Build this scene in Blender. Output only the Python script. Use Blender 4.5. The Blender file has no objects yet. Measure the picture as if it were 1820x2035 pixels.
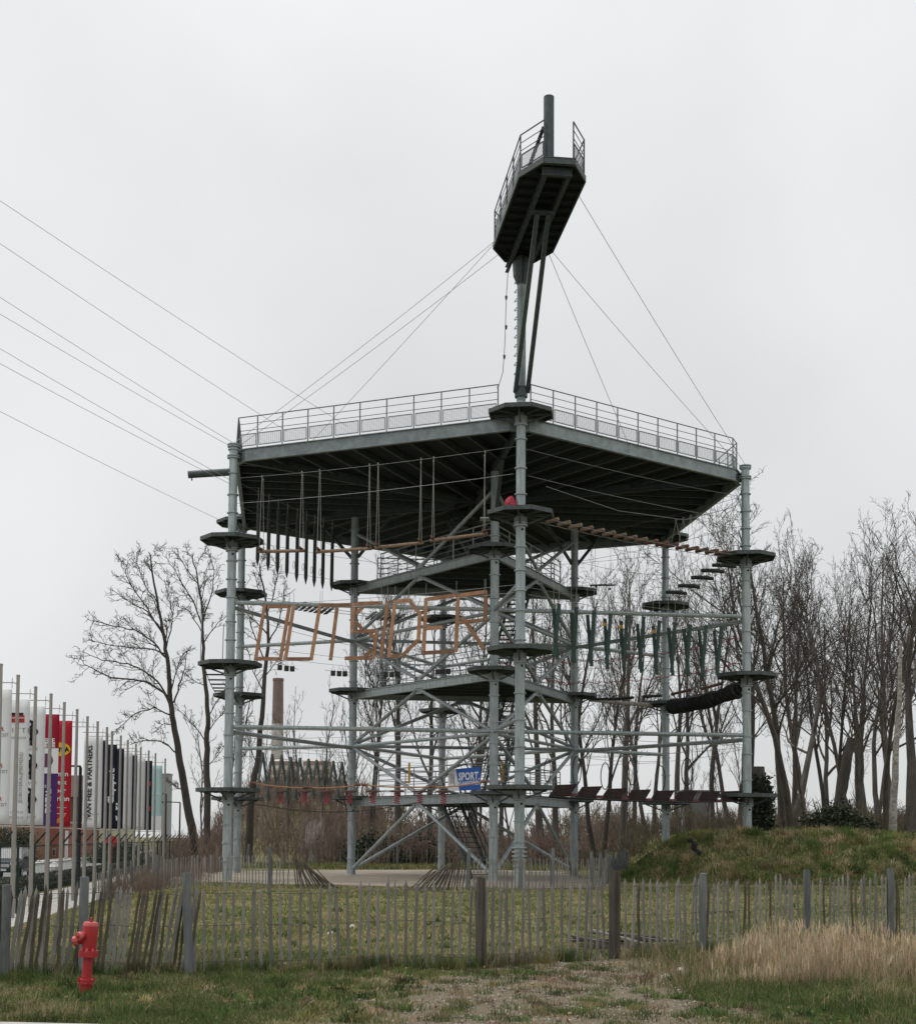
import bpy, math, random
import numpy as np
from mathutils import Vector, Matrix

# ------------------------------------------------------------------ camera
F_PX, TH, RO, EYE = 2750.7, 0.0601, 0.0066, 1.7175
CX, CY = 910.0, 1667 - 2750.7*math.tan(0.0601)
cam_loc = np.array([0, 0, EYE])
fw = np.array([0, math.cos(TH), math.sin(TH)])
_u0 = np.array([0, -math.sin(TH), math.cos(TH)]); _r0 = np.array([1., 0, 0])
ri = _r0*math.cos(RO) + _u0*math.sin(RO)
up = _u0*math.cos(RO) - _r0*math.sin(RO)
scene = bpy.context.scene
col = scene.collection
cd = bpy.data.cameras.new('camera'); co = bpy.data.objects.new('camera', cd); col.objects.link(co)
cd.sensor_fit = 'HORIZONTAL'; cd.sensor_width = 36; cd.lens = 36*F_PX/1820
cd.shift_y = (CY-1018.4)/1820; cd.clip_start = 0.1; cd.clip_end = 5000
M4 = Matrix.Identity(4)
for i in range(3):
    M4[i][0] = ri[i]; M4[i][1] = up[i]; M4[i][2] = -fw[i]; M4[i][3] = cam_loc[i]
co.matrix_world = M4
scene.camera = co

# ------------------------------------------------------------------ sky, sun, exposure
w = bpy.data.worlds.new('World'); scene.world = w; w.use_nodes = True
nt = w.node_tree; nt.nodes.clear()
def N(t, kind, **kw):
    n = t.nodes.new(kind)
    for k, v in kw.items(): setattr(n, k, v)
    return n
out = N(nt, 'ShaderNodeOutputWorld'); bg = N(nt, 'ShaderNodeBackground')
sky = N(nt, 'ShaderNodeTexSky', sky_type='NISHITA', sun_disc=False)
SUN_EL, SUN_AZ = math.radians(66), math.radians(-75)
sky.sun_elevation = SUN_EL; sky.sun_rotation = SUN_AZ
skm = N(nt, 'ShaderNodeVectorMath', operation='SCALE'); skm.inputs['Scale'].default_value = 0.1
nt.links.new(sky.outputs[0], skm.inputs[0])
tc = N(nt, 'ShaderNodeTexCoord'); sx = N(nt, 'ShaderNodeSeparateXYZ')
nt.links.new(tc.outputs['Generated'], sx.inputs[0])
mp = N(nt, 'ShaderNodeMapRange'); mp.inputs[1].default_value = -0.05; mp.inputs[2].default_value = 1.0
mp.inputs[3].default_value = 0.525; mp.inputs[4].default_value = 0.74
nt.links.new(sx.outputs['Z'], mp.inputs[0])
ns = N(nt, 'ShaderNodeTexNoise'); ns.inputs['Scale'].default_value = 2.6; ns.inputs['Detail'].default_value = 5
ns.inputs['Roughness'].default_value = 0.42
nt.links.new(tc.outputs['Generated'], ns.inputs['Vector'])
nm = N(nt, 'ShaderNodeMapRange'); nm.inputs[1].default_value = 0.3; nm.inputs[2].default_value = 0.7
nm.inputs[3].default_value = 0.87; nm.inputs[4].default_value = 1.11
nt.links.new(ns.outputs['Fac'], nm.inputs[0])
mu = N(nt, 'ShaderNodeMath', operation='MULTIPLY'); nt.links.new(mp.outputs[0], mu.inputs[0]); nt.links.new(nm.outputs[0], mu.inputs[1])
tint = N(nt, 'ShaderNodeVectorMath', operation='SCALE'); tint.inputs[0].default_value = (0.984, 1.0, 1.009)
nt.links.new(mu.outputs[0], tint.inputs['Scale'])
mx = N(nt, 'ShaderNodeMix', data_type='RGBA'); mx.inputs[0].default_value = 0.97
nt.links.new(skm.outputs[0], mx.inputs[6]); nt.links.new(tint.outputs[0], mx.inputs[7])
nt.links.new(mx.outputs[2], bg.inputs['Color']); bg.inputs['Strength'].default_value = 1.0
nt.links.new(bg.outputs[0], out.inputs['Surface'])
sd = bpy.data.lights.new('sun', 'SUN'); sd.energy = 1.5; sd.angle = math.radians(45); sd.color = (1, .97, .93)
so = bpy.data.objects.new('sun', sd); col.objects.link(so)
sdir = Vector((math.sin(SUN_AZ)*math.cos(SUN_EL), math.cos(SUN_AZ)*math.cos(SUN_EL), math.sin(SUN_EL)))
so.rotation_euler = sdir.to_track_quat('Z', 'Y').to_euler(); so.location = (-40, 20, 60)
scene.view_settings.view_transform = 'Standard'; scene.view_settings.look = 'None'
scene.view_settings.exposure = 0.42; scene.view_settings.gamma = 1; scene.view_settings.use_curve_mapping = False
scene.render.engine = 'CYCLES'
scene.cycles.max_bounces = 6; scene.cycles.transparent_max_bounces = 12
scene.cycles.use_denoising = True

# ------------------------------------------------------------------ geometry helpers
def V3(p): return np.array([float(p[0]), float(p[1]), float(p[2])])
def ray(u, v): return fw + ri*(u-CX)/F_PX + up*(CY-v)/F_PX
def U(u, v, Y): d = ray(u, v); return cam_loc + d*Y/d[1]            # point on a sight line at a given distance
def onz(u, v, z): d = ray(u, v); return cam_loc + d*(z-EYE)/d[2]
def onwall(u, v, A, B, off=0.0):                                   # sight line met with the upright plane through A and B
    A = np.array([A[0], A[1], 0.]); B = np.array([B[0], B[1], 0.])
    n = np.array([(B-A)[1], -(B-A)[0], 0.]); n /= np.linalg.norm(n)
    if n[1] > 0: n = -n
    d = ray(u, v); return cam_loc + d*((A-cam_loc)@n + off)/(d@n)
ORD = ['first', 'second', 'third', 'fourth', 'fifth', 'sixth', 'seventh', 'eighth', 'ninth', 'tenth', 'eleventh', 'twelfth']
OFF = {}
class MB:
    def __init__(s): s.v = []; s.f = []; s.m = []; s.mi = 0
    def add(s, vs, fs):
        b = len(s.v); s.v += [tuple(map(float, p)) for p in vs]; s.f += [tuple(b+i for i in f) for f in fs]; s.m += [s.mi]*len(fs); return s
    def hexa(s, c, ax, ay, az):
        c, ax, ay, az = map(V3, (c, ax, ay, az)); P = []
        for k in (-1, 1):
            for i, j in ((-1, -1), (1, -1), (1, 1), (-1, 1)): P.append(c+ax*i+ay*j+az*k)
        return s.add(P, [(3, 2, 1, 0), (4, 5, 6, 7), (0, 1, 5, 4), (1, 2, 6, 5), (2, 3, 7, 6), (3, 0, 4, 7)])
    def box(s, c, sx, sy, sz, rz=0.0):
        a = math.cos(rz); b = math.sin(rz)
        return s.hexa(c, (a*sx/2, b*sx/2, 0), (-b*sy/2, a*sy/2, 0), (0, 0, sz/2))
    def beam(s, p, q, wd, ht, upv=(0, 0, 1)):                     # rectangular bar, width sideways, ht along upv
        p, q, upv = V3(p), V3(q), V3(upv); d = q-p; L = np.linalg.norm(d); d /= L
        side = np.cross(d, upv)
        if np.linalg.norm(side) < 1e-3: side = np.cross(d, (1, 0, 0))
        side /= np.linalg.norm(side); u2 = np.cross(side, d)
        return s.hexa((p+q)/2, d*L/2, side*wd/2, u2*ht/2)
    def ibeam(s, p, q, wd, ht, t=0.02):
        p, q = V3(p), V3(q); z = np.array([0, 0, 1.])
        s.beam(p+z*(ht/2-t/2), q+z*(ht/2-t/2), wd, t); s.beam(p-z*(ht/2-t/2), q-z*(ht/2-t/2), wd, t)
        return s.beam(p, q, t, ht-2*t)
    def path(s, pts, rs, n=6, caps=True):
        pts = [V3(p) for p in pts]; m = len(pts)
        if np.isscalar(rs): rs = [rs]*m
        base = len(s.v); prev = None; V = []
        for i in range(m):
            d = pts[min(i+1, m-1)]-pts[max(i-1, 0)]; d = d/(np.linalg.norm(d)+1e-9)
            if prev is None:
                a = np.cross(d, (0, 0, 1)) if abs(d[2]) < .9 else np.cross(d, (1, 0, 0))
            else: a = prev-d*(prev@d)
            a /= (np.linalg.norm(a)+1e-9); prev = a; b = np.cross(d, a)
            for k in range(n):
                t = 2*math.pi*k/n; V.append(pts[i]+(a*math.cos(t)+b*math.sin(t))*rs[i])
        Fs = [(i*n+k, i*n+(k+1) % n, (i+1)*n+(k+1) % n, (i+1)*n+k) for i in range(m-1) for k in range(n)]
        if caps: Fs += [tuple(reversed(range(n))), tuple((m-1)*n+k for k in range(n))]
        return s.add(V, Fs)
    def tube(s, p, q, r, r2=None, n=10): return s.path([p, q], [r, r if r2 is None else r2], n)
    def lathe(s, c, prof, n=20):                                  # prof: (radius, z)
        c = V3(c); V = []; m = len(prof)
        for r, z in prof:
            for k in range(n):
                t = 2*math.pi*k/n; V.append(c+np.array([r*math.cos(t), r*math.sin(t), z]))
        Fs = [(i*n+k, i*n+(k+1) % n, (i+1)*n+(k+1) % n, (i+1)*n+k) for i in range(m-1) for k in range(n)]
        Fs += [tuple(reversed(range(n))), tuple((m-1)*n+k for k in range(n))]
        return s.add(V, Fs)
    def prism(s, poly, z0, z1):
        n = len(poly); V = [(p[0], p[1], z0) for p in poly]+[(p[0], p[1], z1) for p in poly]
        area = sum(poly[i][0]*poly[(i+1) % n][1]-poly[(i+1) % n][0]*poly[i][1] for i in range(n))
        a = list(range(n)); b = [n+i for i in a]
        Fs = [tuple(reversed(a)), tuple(b)]+[(i, (i+1) % n, n+(i+1) % n, n+i) for i in range(n)]
        if area < 0: Fs = [tuple(reversed(x)) for x in Fs]
        return s.add(V, Fs)
    def torus(s, c, axis, R, r, n=20, k=6, squash=1.0):
        c = V3(c); ax = V3(axis); ax /= np.linalg.norm(ax)
        a = np.cross(ax, (0, 0, 1)) if abs(ax[2]) < .9 else np.cross(ax, (1, 0, 0)); a /= np.linalg.norm(a); b = np.cross(ax, a)
        V = []
        for i in range(n):
            t = 2*math.pi*i/n; e = a*math.cos(t)+b*math.sin(t)
            for j in range(k):
                q = 2*math.pi*j/k; V.append(c+e*(R+r*math.cos(q))+ax*r*math.sin(q)*squash)
        return s.add(V, [(i*k+j, ((i+1) % n)*k+j, ((i+1) % n)*k+(j+1) % k, i*k+(j+1) % k) for i in range(n) for j in range(k)])
    def mesh(s, name, mats, off=(0, 0, 0), smooth=False):
        me = bpy.data.meshes.new(name)
        o = np.array(off, float)
        me.from_pydata([tuple(np.array(p)-o) for p in s.v], [], s.f)
        mats = mats if isinstance(mats, (list, tuple)) else [mats]
        for m in mats: me.materials.append(MAT[m] if isinstance(m, str) else m)
        if len(mats) > 1: me.polygons.foreach_set('material_index', s.m)
        if smooth: me.polygons.foreach_set('use_smooth', [True]*len(s.f))
        me.update()
        if smooth: me.set_sharp_from_angle(angle=math.radians(40))
        return me
    def build(s, name, mats, parent=None, smooth=False):
        off = OFF.get(parent.name, (0, 0, 0)) if parent else (0, 0, 0)
        o = bpy.data.objects.new(name, s.mesh(name, mats, off, smooth)); col.objects.link(o)
        if parent: o.parent = parent; OFF[o.name] = off
        return o
def tag(o, label=None, cat=None, group=None, kind=None):
    if label: o['label'] = label
    if cat: o['category'] = cat
    if group: o['group'] = group
    if kind: o['kind'] = kind
    return o
def thing(name, label, cat, loc, group=None):
    o = bpy.data.objects.new(name, None); col.objects.link(o); o.location = tuple(map(float, loc)); o.empty_display_size = .2
    OFF[o.name] = tuple(map(float, loc)); return tag(o, label, cat, group)
def solo(mb, name, mat, label, cat, base, group=None, smooth=False):   # a thing that is one mesh, origin at its base
    o = bpy.data.objects.new(name, mb.mesh(name, mat, base, smooth)); col.objects.link(o); o.location = tuple(map(float, base))
    return tag(o, label, cat, group)
def place(name, me, parent, world, rot=None, scale=None):           # a part with shared mesh data
    o = bpy.data.objects.new(name, me); col.objects.link(o); o.parent = parent
    off = OFF.get(parent.name, (0, 0, 0)); o.location = tuple(float(a-b) for a, b in zip(world, off))
    if rot is not None: o.rotation_euler = rot
    if scale is not None: o.scale = scale
    OFF[o.name] = tuple(map(float, world)); return o
def textmesh(s, size, mat, align='CENTER', bold=0.0):
    c = bpy.data.curves.new('lettering', 'FONT'); c.body = s; c.size = size; c.align_x = align; c.align_y = 'CENTER'; c.offset = bold; c.resolution_u = 2
    o = bpy.data.objects.new('lettering', c); col.objects.link(o); bpy.context.view_layer.update()
    me = bpy.data.meshes.new_from_object(o.evaluated_get(bpy.context.evaluated_depsgraph_get()))
    bpy.data.objects.remove(o); bpy.data.curves.remove(c); me.materials.clear(); me.materials.append(MAT[mat]); return me

# ------------------------------------------------------------------ materials
MAT = {}
def mat(name, c, rough=.7, metal=0.0, var=.25, scale=6.0, c2=None, bump=0.0, bscale=None, stretch=None, spec=.4, obj_var=0.0, detail=5, coord='Object'):
    m = bpy.data.materials.new(name); m.use_nodes = True; t = m.node_tree; b = t.nodes['Principled BSDF']
    b.inputs['Roughness'].default_value = rough; b.inputs['Metallic'].default_value = metal
    b.inputs['Specular IOR Level'].default_value = spec
    tcn = N(t, 'ShaderNodeTexCoord'); mpn = N(t, 'ShaderNodeMapping')
    if stretch: mpn.inputs['Scale'].default_value = stretch
    t.links.new(tcn.outputs[coord], mpn.inputs[0])
    no = N(t, 'ShaderNodeTexNoise'); no.inputs['Scale'].default_value = scale; no.inputs['Detail'].default_value = detail; no.inputs['Roughness'].default_value = .65
    t.links.new(mpn.outputs[0], no.inputs['Vector'])
    cr = N(t, 'ShaderNodeValToRGB'); cr.color_ramp.elements[0].position = .3; cr.color_ramp.elements[1].position = .7
    a = [x*(1-var) for x in c]; d = list(c2) if c2 else [min(1, x*(1+var)) for x in c]
    if c2: a = list(c)
    cr.color_ramp.elements[0].color = (*a, 1); cr.color_ramp.elements[1].color = (*d, 1)
    t.links.new(no.outputs['Fac'], cr.inputs[0]); last = cr.outputs[0]
    if obj_var:
        oi = N(t, 'ShaderNodeObjectInfo'); mr = N(t, 'ShaderNodeMapRange'); mr.inputs[3].default_value = 1-obj_var; mr.inputs[4].default_value = 1+obj_var
        t.links.new(oi.outputs['Random'], mr.inputs[0]); vm = N(t, 'ShaderNodeVectorMath', operation='SCALE')
        t.links.new(last, vm.inputs[0]); t.links.new(mr.outputs[0], vm.inputs['Scale']); last = vm.outputs[0]
    t.links.new(last, b.inputs['Base Color'])
    if bump:
        n2 = N(t, 'ShaderNodeTexNoise'); n2.inputs['Scale'].default_value = bscale or scale*3; n2.inputs['Detail'].default_value = 6
        t.links.new(mpn.outputs[0], n2.inputs['Vector']); bp = N(t, 'ShaderNodeBump'); bp.inputs['Strength'].default_value = bump; bp.inputs['Distance'].default_value = .03
        t.links.new(n2.outputs['Fac'], bp.inputs['Height']); t.links.new(bp.outputs[0], b.inputs['Normal'])
    MAT[name] = m; return m
mat('galvanised', (.335, .38, .39), .5, .35, .33, 3.5, spec=.5, obj_var=.1, stretch=(3, 3, .45), detail=9, bump=.08, bscale=40)
mat('galvanised_beam', (.22, .255, .26), .5, .3, .33, 3, obj_var=.12, detail=9)
mat('dark_steel', (.06, .075, .08), .55, .2, .3, 6, obj_var=.12)
mat('joist_steel', (.062, .078, .084), .5, .25, .25, 6, obj_var=.12)
mat('platform_steel', (.07, .085, .083), .55, .2, .35, 8)
mat('deck_board', (.015, .019, .021), .8, 0, .35, 4, stretch=(1, 8, 1))
mat('rail_steel', (.17, .19, .195), .5, .3, .2, 10)
mat('mesh_wire', (.3, .33, .33), .5, .4, .15, 10)
mat('zip_cable', (.5, .5, .5), .5, .2, .1, 12)
mat('cable', (.25, .26, .26), .5, .4, .2, 12)
mat('rope_white', (.33, .32, .29), .9, 0, .2, 30)
mat('rope_red', (.38, .06, .07), .9, 0, .3, 20)
mat('rope_orange', (.36, .19, .1), .9, 0, .3, 20)
mat('wood_letter', (.37, .2, .108), .8, 0, .35, 4, c2=(.23, .11, .065), bump=.3, stretch=(1, 1, 1), obj_var=.36)
mat('wood_log', (.22, .15, .105), .8, 0, .35, 6, bump=.3, obj_var=.15)
mat('wood_red', (.15, .075, .055), .8, 0, .35, 6, obj_var=.15)
mat('wood_dark', (.035, .04, .036), .8, 0, .4, 6, obj_var=.2)
mat('wood_board_brown', (.03, .021, .019), .95, 0, .3, 6, spec=.1)
mat('board_under_red', (.1, .03, .03), .8, 0, .3, 6)
mat('plank_green', (.02, .05, .041), .65, 0, .35, 7, obj_var=.15)
mat('plank_greygreen', (.07, .09, .082), .7, 0, .3, 7, obj_var=.15)
mat('yellow_paint', (.55, .28, .02), .5, 0, .15, 7)
mat('tyre_rubber', (.012, .012, .013), .75, 0, .4, 10, obj_var=.2)
mat('spring_red', (.36, .05, .08), .45, 0, .2, 7)
mat('seat_brown', (.13, .07, .055), .7, 0, .3, 7)
mat('birch', (.45, .43, .39), .8, 0, .3, 5, c2=(.12, .105, .09), stretch=(1, 1, 1.5))
mat('picket_wood', (.215, .205, .188), .85, 0, .3, 5, bump=.4, stretch=(3, 3, .6), obj_var=.28)
mat('picket_dark', (.1, .085, .068), .9, 0, .4, 5, bump=.4, stretch=(3, 3, .6), obj_var=.3)
mat('post_wood', (.14, .15, .15), .85, 0, .3, 4, bump=.4, stretch=(3, 3, .5), obj_var=.2)
mat('post_brown', (.085, .074, .062), .9, 0, .4, 4, bump=.5, stretch=(3, 3, .4), obj_var=.2)
mat('wire', (.12, .1, .085), .6, .5, .2, 10)
mat('hydrant_red', (.46, .02, .028), .5, 0, .2, 22, c2=(.36, .035, .035), spec=.4, detail=8, bump=.15, bscale=60)
mat('hydrant_worn', (.52, .1, .1), .5, 0, .25, 18)
mat('bark', (.082, .072, .064), .9, 0, .4, 3, bump=.6, stretch=(1, 1, .3), obj_var=.25)
mat('bark_left', (.06, .05, .044), .9, 0, .35, 3, bump=.6, stretch=(1, 1, .3), obj_var=.2)
mat('twig', (.075, .064, .056), .9, 0, .3, 3, obj_var=.25)
mat('scrub_twig', (.27, .2, .165), .9, 0, .35, .25, c2=(.15, .115, .09))
mat('scrub_right', (.17, .135, .095), .9, 0, .35, .25, c2=(.095, .085, .055))
mat('blossom', (.5, .45, .42), .9, 0, .2, 3)
mat('ivy', (.022, .034, .016), .6, 0, .4, 2)
mat('evergreen', (.032, .042, .018), .6, 0, .4, 2)
mat('hedge_leaf', (.075, .07, .055), .8, 0, .4, 3)
mat('concrete_pad', (.36, .31, .24), .85, 0, .35, .5, c2=(.22, .185, .145), bump=.2, bscale=20, coord='Object')
mat('slab_edge', (.33, .3, .26), .9, 0, .25, 2)
mat('paving', (.43, .42, .39), .85, 0, .15, 1.5, bump=.2, bscale=25)
mat('asphalt', (.2, .2, .195), .9, 0, .15, 2)
mat('kerbstone', (.35, .34, .32), .9, 0, .15, 3)
mat('pole_metal', (.33, .31, .285), .42, .4, .1, 3)
mat('green_fence', (.008, .02, .018), .5, .1, .2, 5)
mat('green_mesh', (.03, .075, .065), .5, .1, .2, 5)
mat('white_cloth', (.72, .73, .74), .85, 0, .04, 2)
mat('navy_cloth', (.01, .014, .03), .85, 0, .1, 2)
mat('crimson_cloth', (.3, .008, .03), .85, 0, .08, 2)
mat('red_cloth', (.42, .012, .025), .85, 0, .08, 2)
mat('purple_cloth', (.065, .02, .13), .85, 0, .08, 2)
mat('teal_cloth', (.42, .6, .6), .85, 0, .06, 2)
mat('ink_black', (.012, .012, .014), .8, 0, .1, 5)
mat('ink_white', (.75, .75, .75), .8, 0, .04, 5)
mat('ink_red', (.4, .03, .035), .8, 0, .1, 5)
mat('ink_yellow', (.75, .42, .02), .8, 0, .1, 5)
mat('ink_grey', (.2, .2, .2), .8, 0, .1, 5)
mat('ink_mauve', (.13, .05, .12), .8, 0, .1, 5)
mat('sign_blue', (.015, .1, .42), .5, 0, .06, 3)
mat('sign_white', (.72, .73, .74), .5, 0, .04, 3)
mat('lamp_black', (.012, .014, .017), .5, .1, .1, 3)
mat('car_paint', (.012, .022, .03), .25, .3, .1, 3, spec=.6)
mat('car_glass', (.03, .04, .045), .08, 0, .05, 3, spec=.6)
mat('car_light', (.6, .62, .62), .2, 0, .1, 5)
mat('chrome', (.5, .5, .5), .2, .9, .05, 3)
mat('roof_tile', (.09, .06, .05), .85, 0, .3, 4)
mat('cream_wall', (.42, .4, .28), .85, 0, .12, 1)
mat('grey_clad', (.26, .27, .28), .7, 0, .12, 1)
mat('window_dark', (.04, .045, .05), .15, 0, .1, 1)
mat('frame_white', (.6, .6, .58), .6, 0, .1, 3)
mat('tank_stripe_light', (.5, .45, .41), .7, 0, .15, 2)
mat('tank_stripe_dark', (.3, .22, .2), .7, 0, .2, 2)
mat('shed_grey', (.2, .205, .21), .8, 0, .2, 1)
mat('stone', (.5, .48, .44), .9, 0, .2, 10)
mat('red_bag', (.36, .03, .05), .7, 0, .3, 8)
mat('pale_plank', (.2, .185, .165), .85, 0, .3, 4, obj_var=.3)
mat('rubble_black', (.015, .016, .02), .8, 0, .3, 4)
def brick_mat(name, c1, c2, mortar):
    m = bpy.data.materials.new(name); m.use_nodes = True; t = m.node_tree; b = t.nodes['Principled BSDF']; b.inputs['Roughness'].default_value = .9
    tcn = N(t, 'ShaderNodeTexCoord'); s = N(t, 'ShaderNodeSeparateXYZ'); t.links.new(tcn.outputs['Object'], s.inputs[0])
    ad = N(t, 'ShaderNodeMath', operation='ADD'); t.links.new(s.outputs[0], ad.inputs[0]); t.links.new(s.outputs[1], ad.inputs[1])
    cm = N(t, 'ShaderNodeCombineXYZ'); t.links.new(ad.outputs[0], cm.inputs[0]); t.links.new(s.outputs[2], cm.inputs[1])
    br = N(t, 'ShaderNodeTexBrick'); br.inputs['Scale'].default_value = 4.5; br.inputs['Color1'].default_value = (*c1, 1); br.inputs['Color2'].default_value = (*c2, 1); br.inputs['Mortar'].default_value = (*mortar, 1)
    br.inputs['Mortar Size'].default_value = .02
    t.links.new(cm.outputs[0], br.inputs['Vector'])
    no = N(t, 'ShaderNodeTexNoise'); no.inputs['Scale'].default_value = .7; t.links.new(tcn.outputs['Object'], no.inputs['Vector'])
    mr = N(t, 'ShaderNodeMapRange'); mr.inputs[3].default_value = .65; mr.inputs[4].default_value = 1.35; t.links.new(no.outputs['Fac'], mr.inputs[0])
    vm = N(t, 'ShaderNodeVectorMath', operation='SCALE'); t.links.new(br.outputs[0], vm.inputs[0]); t.links.new(mr.outputs[0], vm.inputs['Scale'])
    t.links.new(vm.outputs[0], b.inputs['Base Color']); MAT[name] = m
brick_mat('brick_red', (.3, .085, .055), (.23, .065, .045), (.3, .2, .16))
brick_mat('brick_orange', (.28, .12, .07), (.22, .09, .055), (.28, .2, .15))
brick_mat('brick_brown', (.12, .06, .05), (.095, .05, .042), (.14, .1, .09))
brick_mat('chimney_brick', (.2, .135, .125), (.15, .1, .095), (.24, .2, .19))
brick_mat('chimney_white', (.45, .43, .4), (.4, .38, .36), (.35, .34, .33))
def attr_mat(name, rough=.8, transl=0.0):
    m = bpy.data.materials.new(name); m.use_nodes = True; t = m.node_tree; b = t.nodes['Principled BSDF']; b.inputs['Roughness'].default_value = rough
    b.inputs['Specular IOR Level'].default_value = .2
    a = N(t, 'ShaderNodeAttribute', attribute_name='tone'); t.links.new(a.outputs['Color'], b.inputs['Base Color']); MAT[name] = m
    if transl:
        tr = N(t, 'ShaderNodeBsdfTranslucent'); t.links.new(a.outputs['Color'], tr.inputs['Color']); ms = N(t, 'ShaderNodeMixShader'); ms.inputs[0].default_value = transl
        t.links.new(b.outputs[0], ms.inputs[1]); t.links.new(tr.outputs[0], ms.inputs[2]); t.links.new(ms.outputs[0], t.nodes['Material Output'].inputs['Surface'])
attr_mat('grass_blade', .8, .45); attr_mat('pebble', .9)

# ------------------------------------------------------------------ terrain
rng = np.random.default_rng(7); random.seed(7)
_lat = rng.random((256, 256))
def vnoise(x, y):
    x = np.asarray(x, float); y = np.asarray(y, float); xi = np.floor(x).astype(int); yi = np.floor(y).astype(int)
    fx = x-xi; fy = y-yi; fx = fx*fx*(3-2*fx); fy = fy*fy*(3-2*fy)
    g = lambda a, b: _lat[a % 256, b % 256]
    return (g(xi, yi)*(1-fx)+g(xi+1, yi)*fx)*(1-fy)+(g(xi, yi+1)*(1-fx)+g(xi+1, yi+1)*fx)*fy
def fbm(x, y, o=4):
    s = 0; a = .5; t = 0
    for k in range(o): s = s+a*vnoise(x*2**k+17*k, y*2**k+31*k); t += a; a *= .5
    return s/t
def sst(a, b, x): t = np.clip((x-a)/(b-a), 0, 1); return t*t*(3-2*t)
def flagX(Y): return -12.31-.1135*(np.asarray(Y)-37.04)
def height(X, Y):
    X = np.asarray(X, float); Y = np.asarray(Y, float)
    d = X-flagX(Y)
    z = -.65*(1-sst(.3, 5.0, d))
    n = fbm(X*.35+5, Y*.35, 3)-.5
    xl = 5.6+.24*np.clip(Y-53, 0, 14)
    mound = sst(xl-.5+n*1.2, xl+3.2+n*1.2, X)*sst(50.6+n*1.8, 55.6+n*1.8, Y+.10*(X-8))*(1.86+.3*(fbm(X*.5, Y*.5+9)-.5))
    lump = mound/2*((fbm(X*.9, Y*.9+3)-.5)*.6+(fbm(X*.3+1, Y*.3+3)-.5)*.2)
    z = z+mound+lump
    bank = 5.2*np.exp(-(((X+14)/10)**2))*sst(92, 118, Y)*(1-.35*sst(-14, 6, X))
    z = z+bank*sst(.5, 4, d)
    inpad = 1-sst(12.6, 14.0, np.hypot(X-.674, Y-60.78))
    rough = (fbm(X*1.1, Y*1.1)-.5)*.10*sst(.5, 3, d)*(1-inpad)*(1-sst(80, 120, Y))
    return z+rough-.05*inpad*(1-sst(.1, .5, mound))
def hz(x, y): return float(height(x, y))
def bare(X, Y):
    X = np.asarray(X, float); Y = np.asarray(Y, float)
    xc = .75+.26*(Y-13); wd = 1.9+.0*Y
    b = np.exp(-((X-xc)/wd)**2)*(1-sst(19.0, 23.0, Y))
    return np.clip(b*1.05+1.5*(fbm(X*1.3+3, Y*1.9, 4)-.5)*sst(.02, .3, b), 0, 1)
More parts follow.
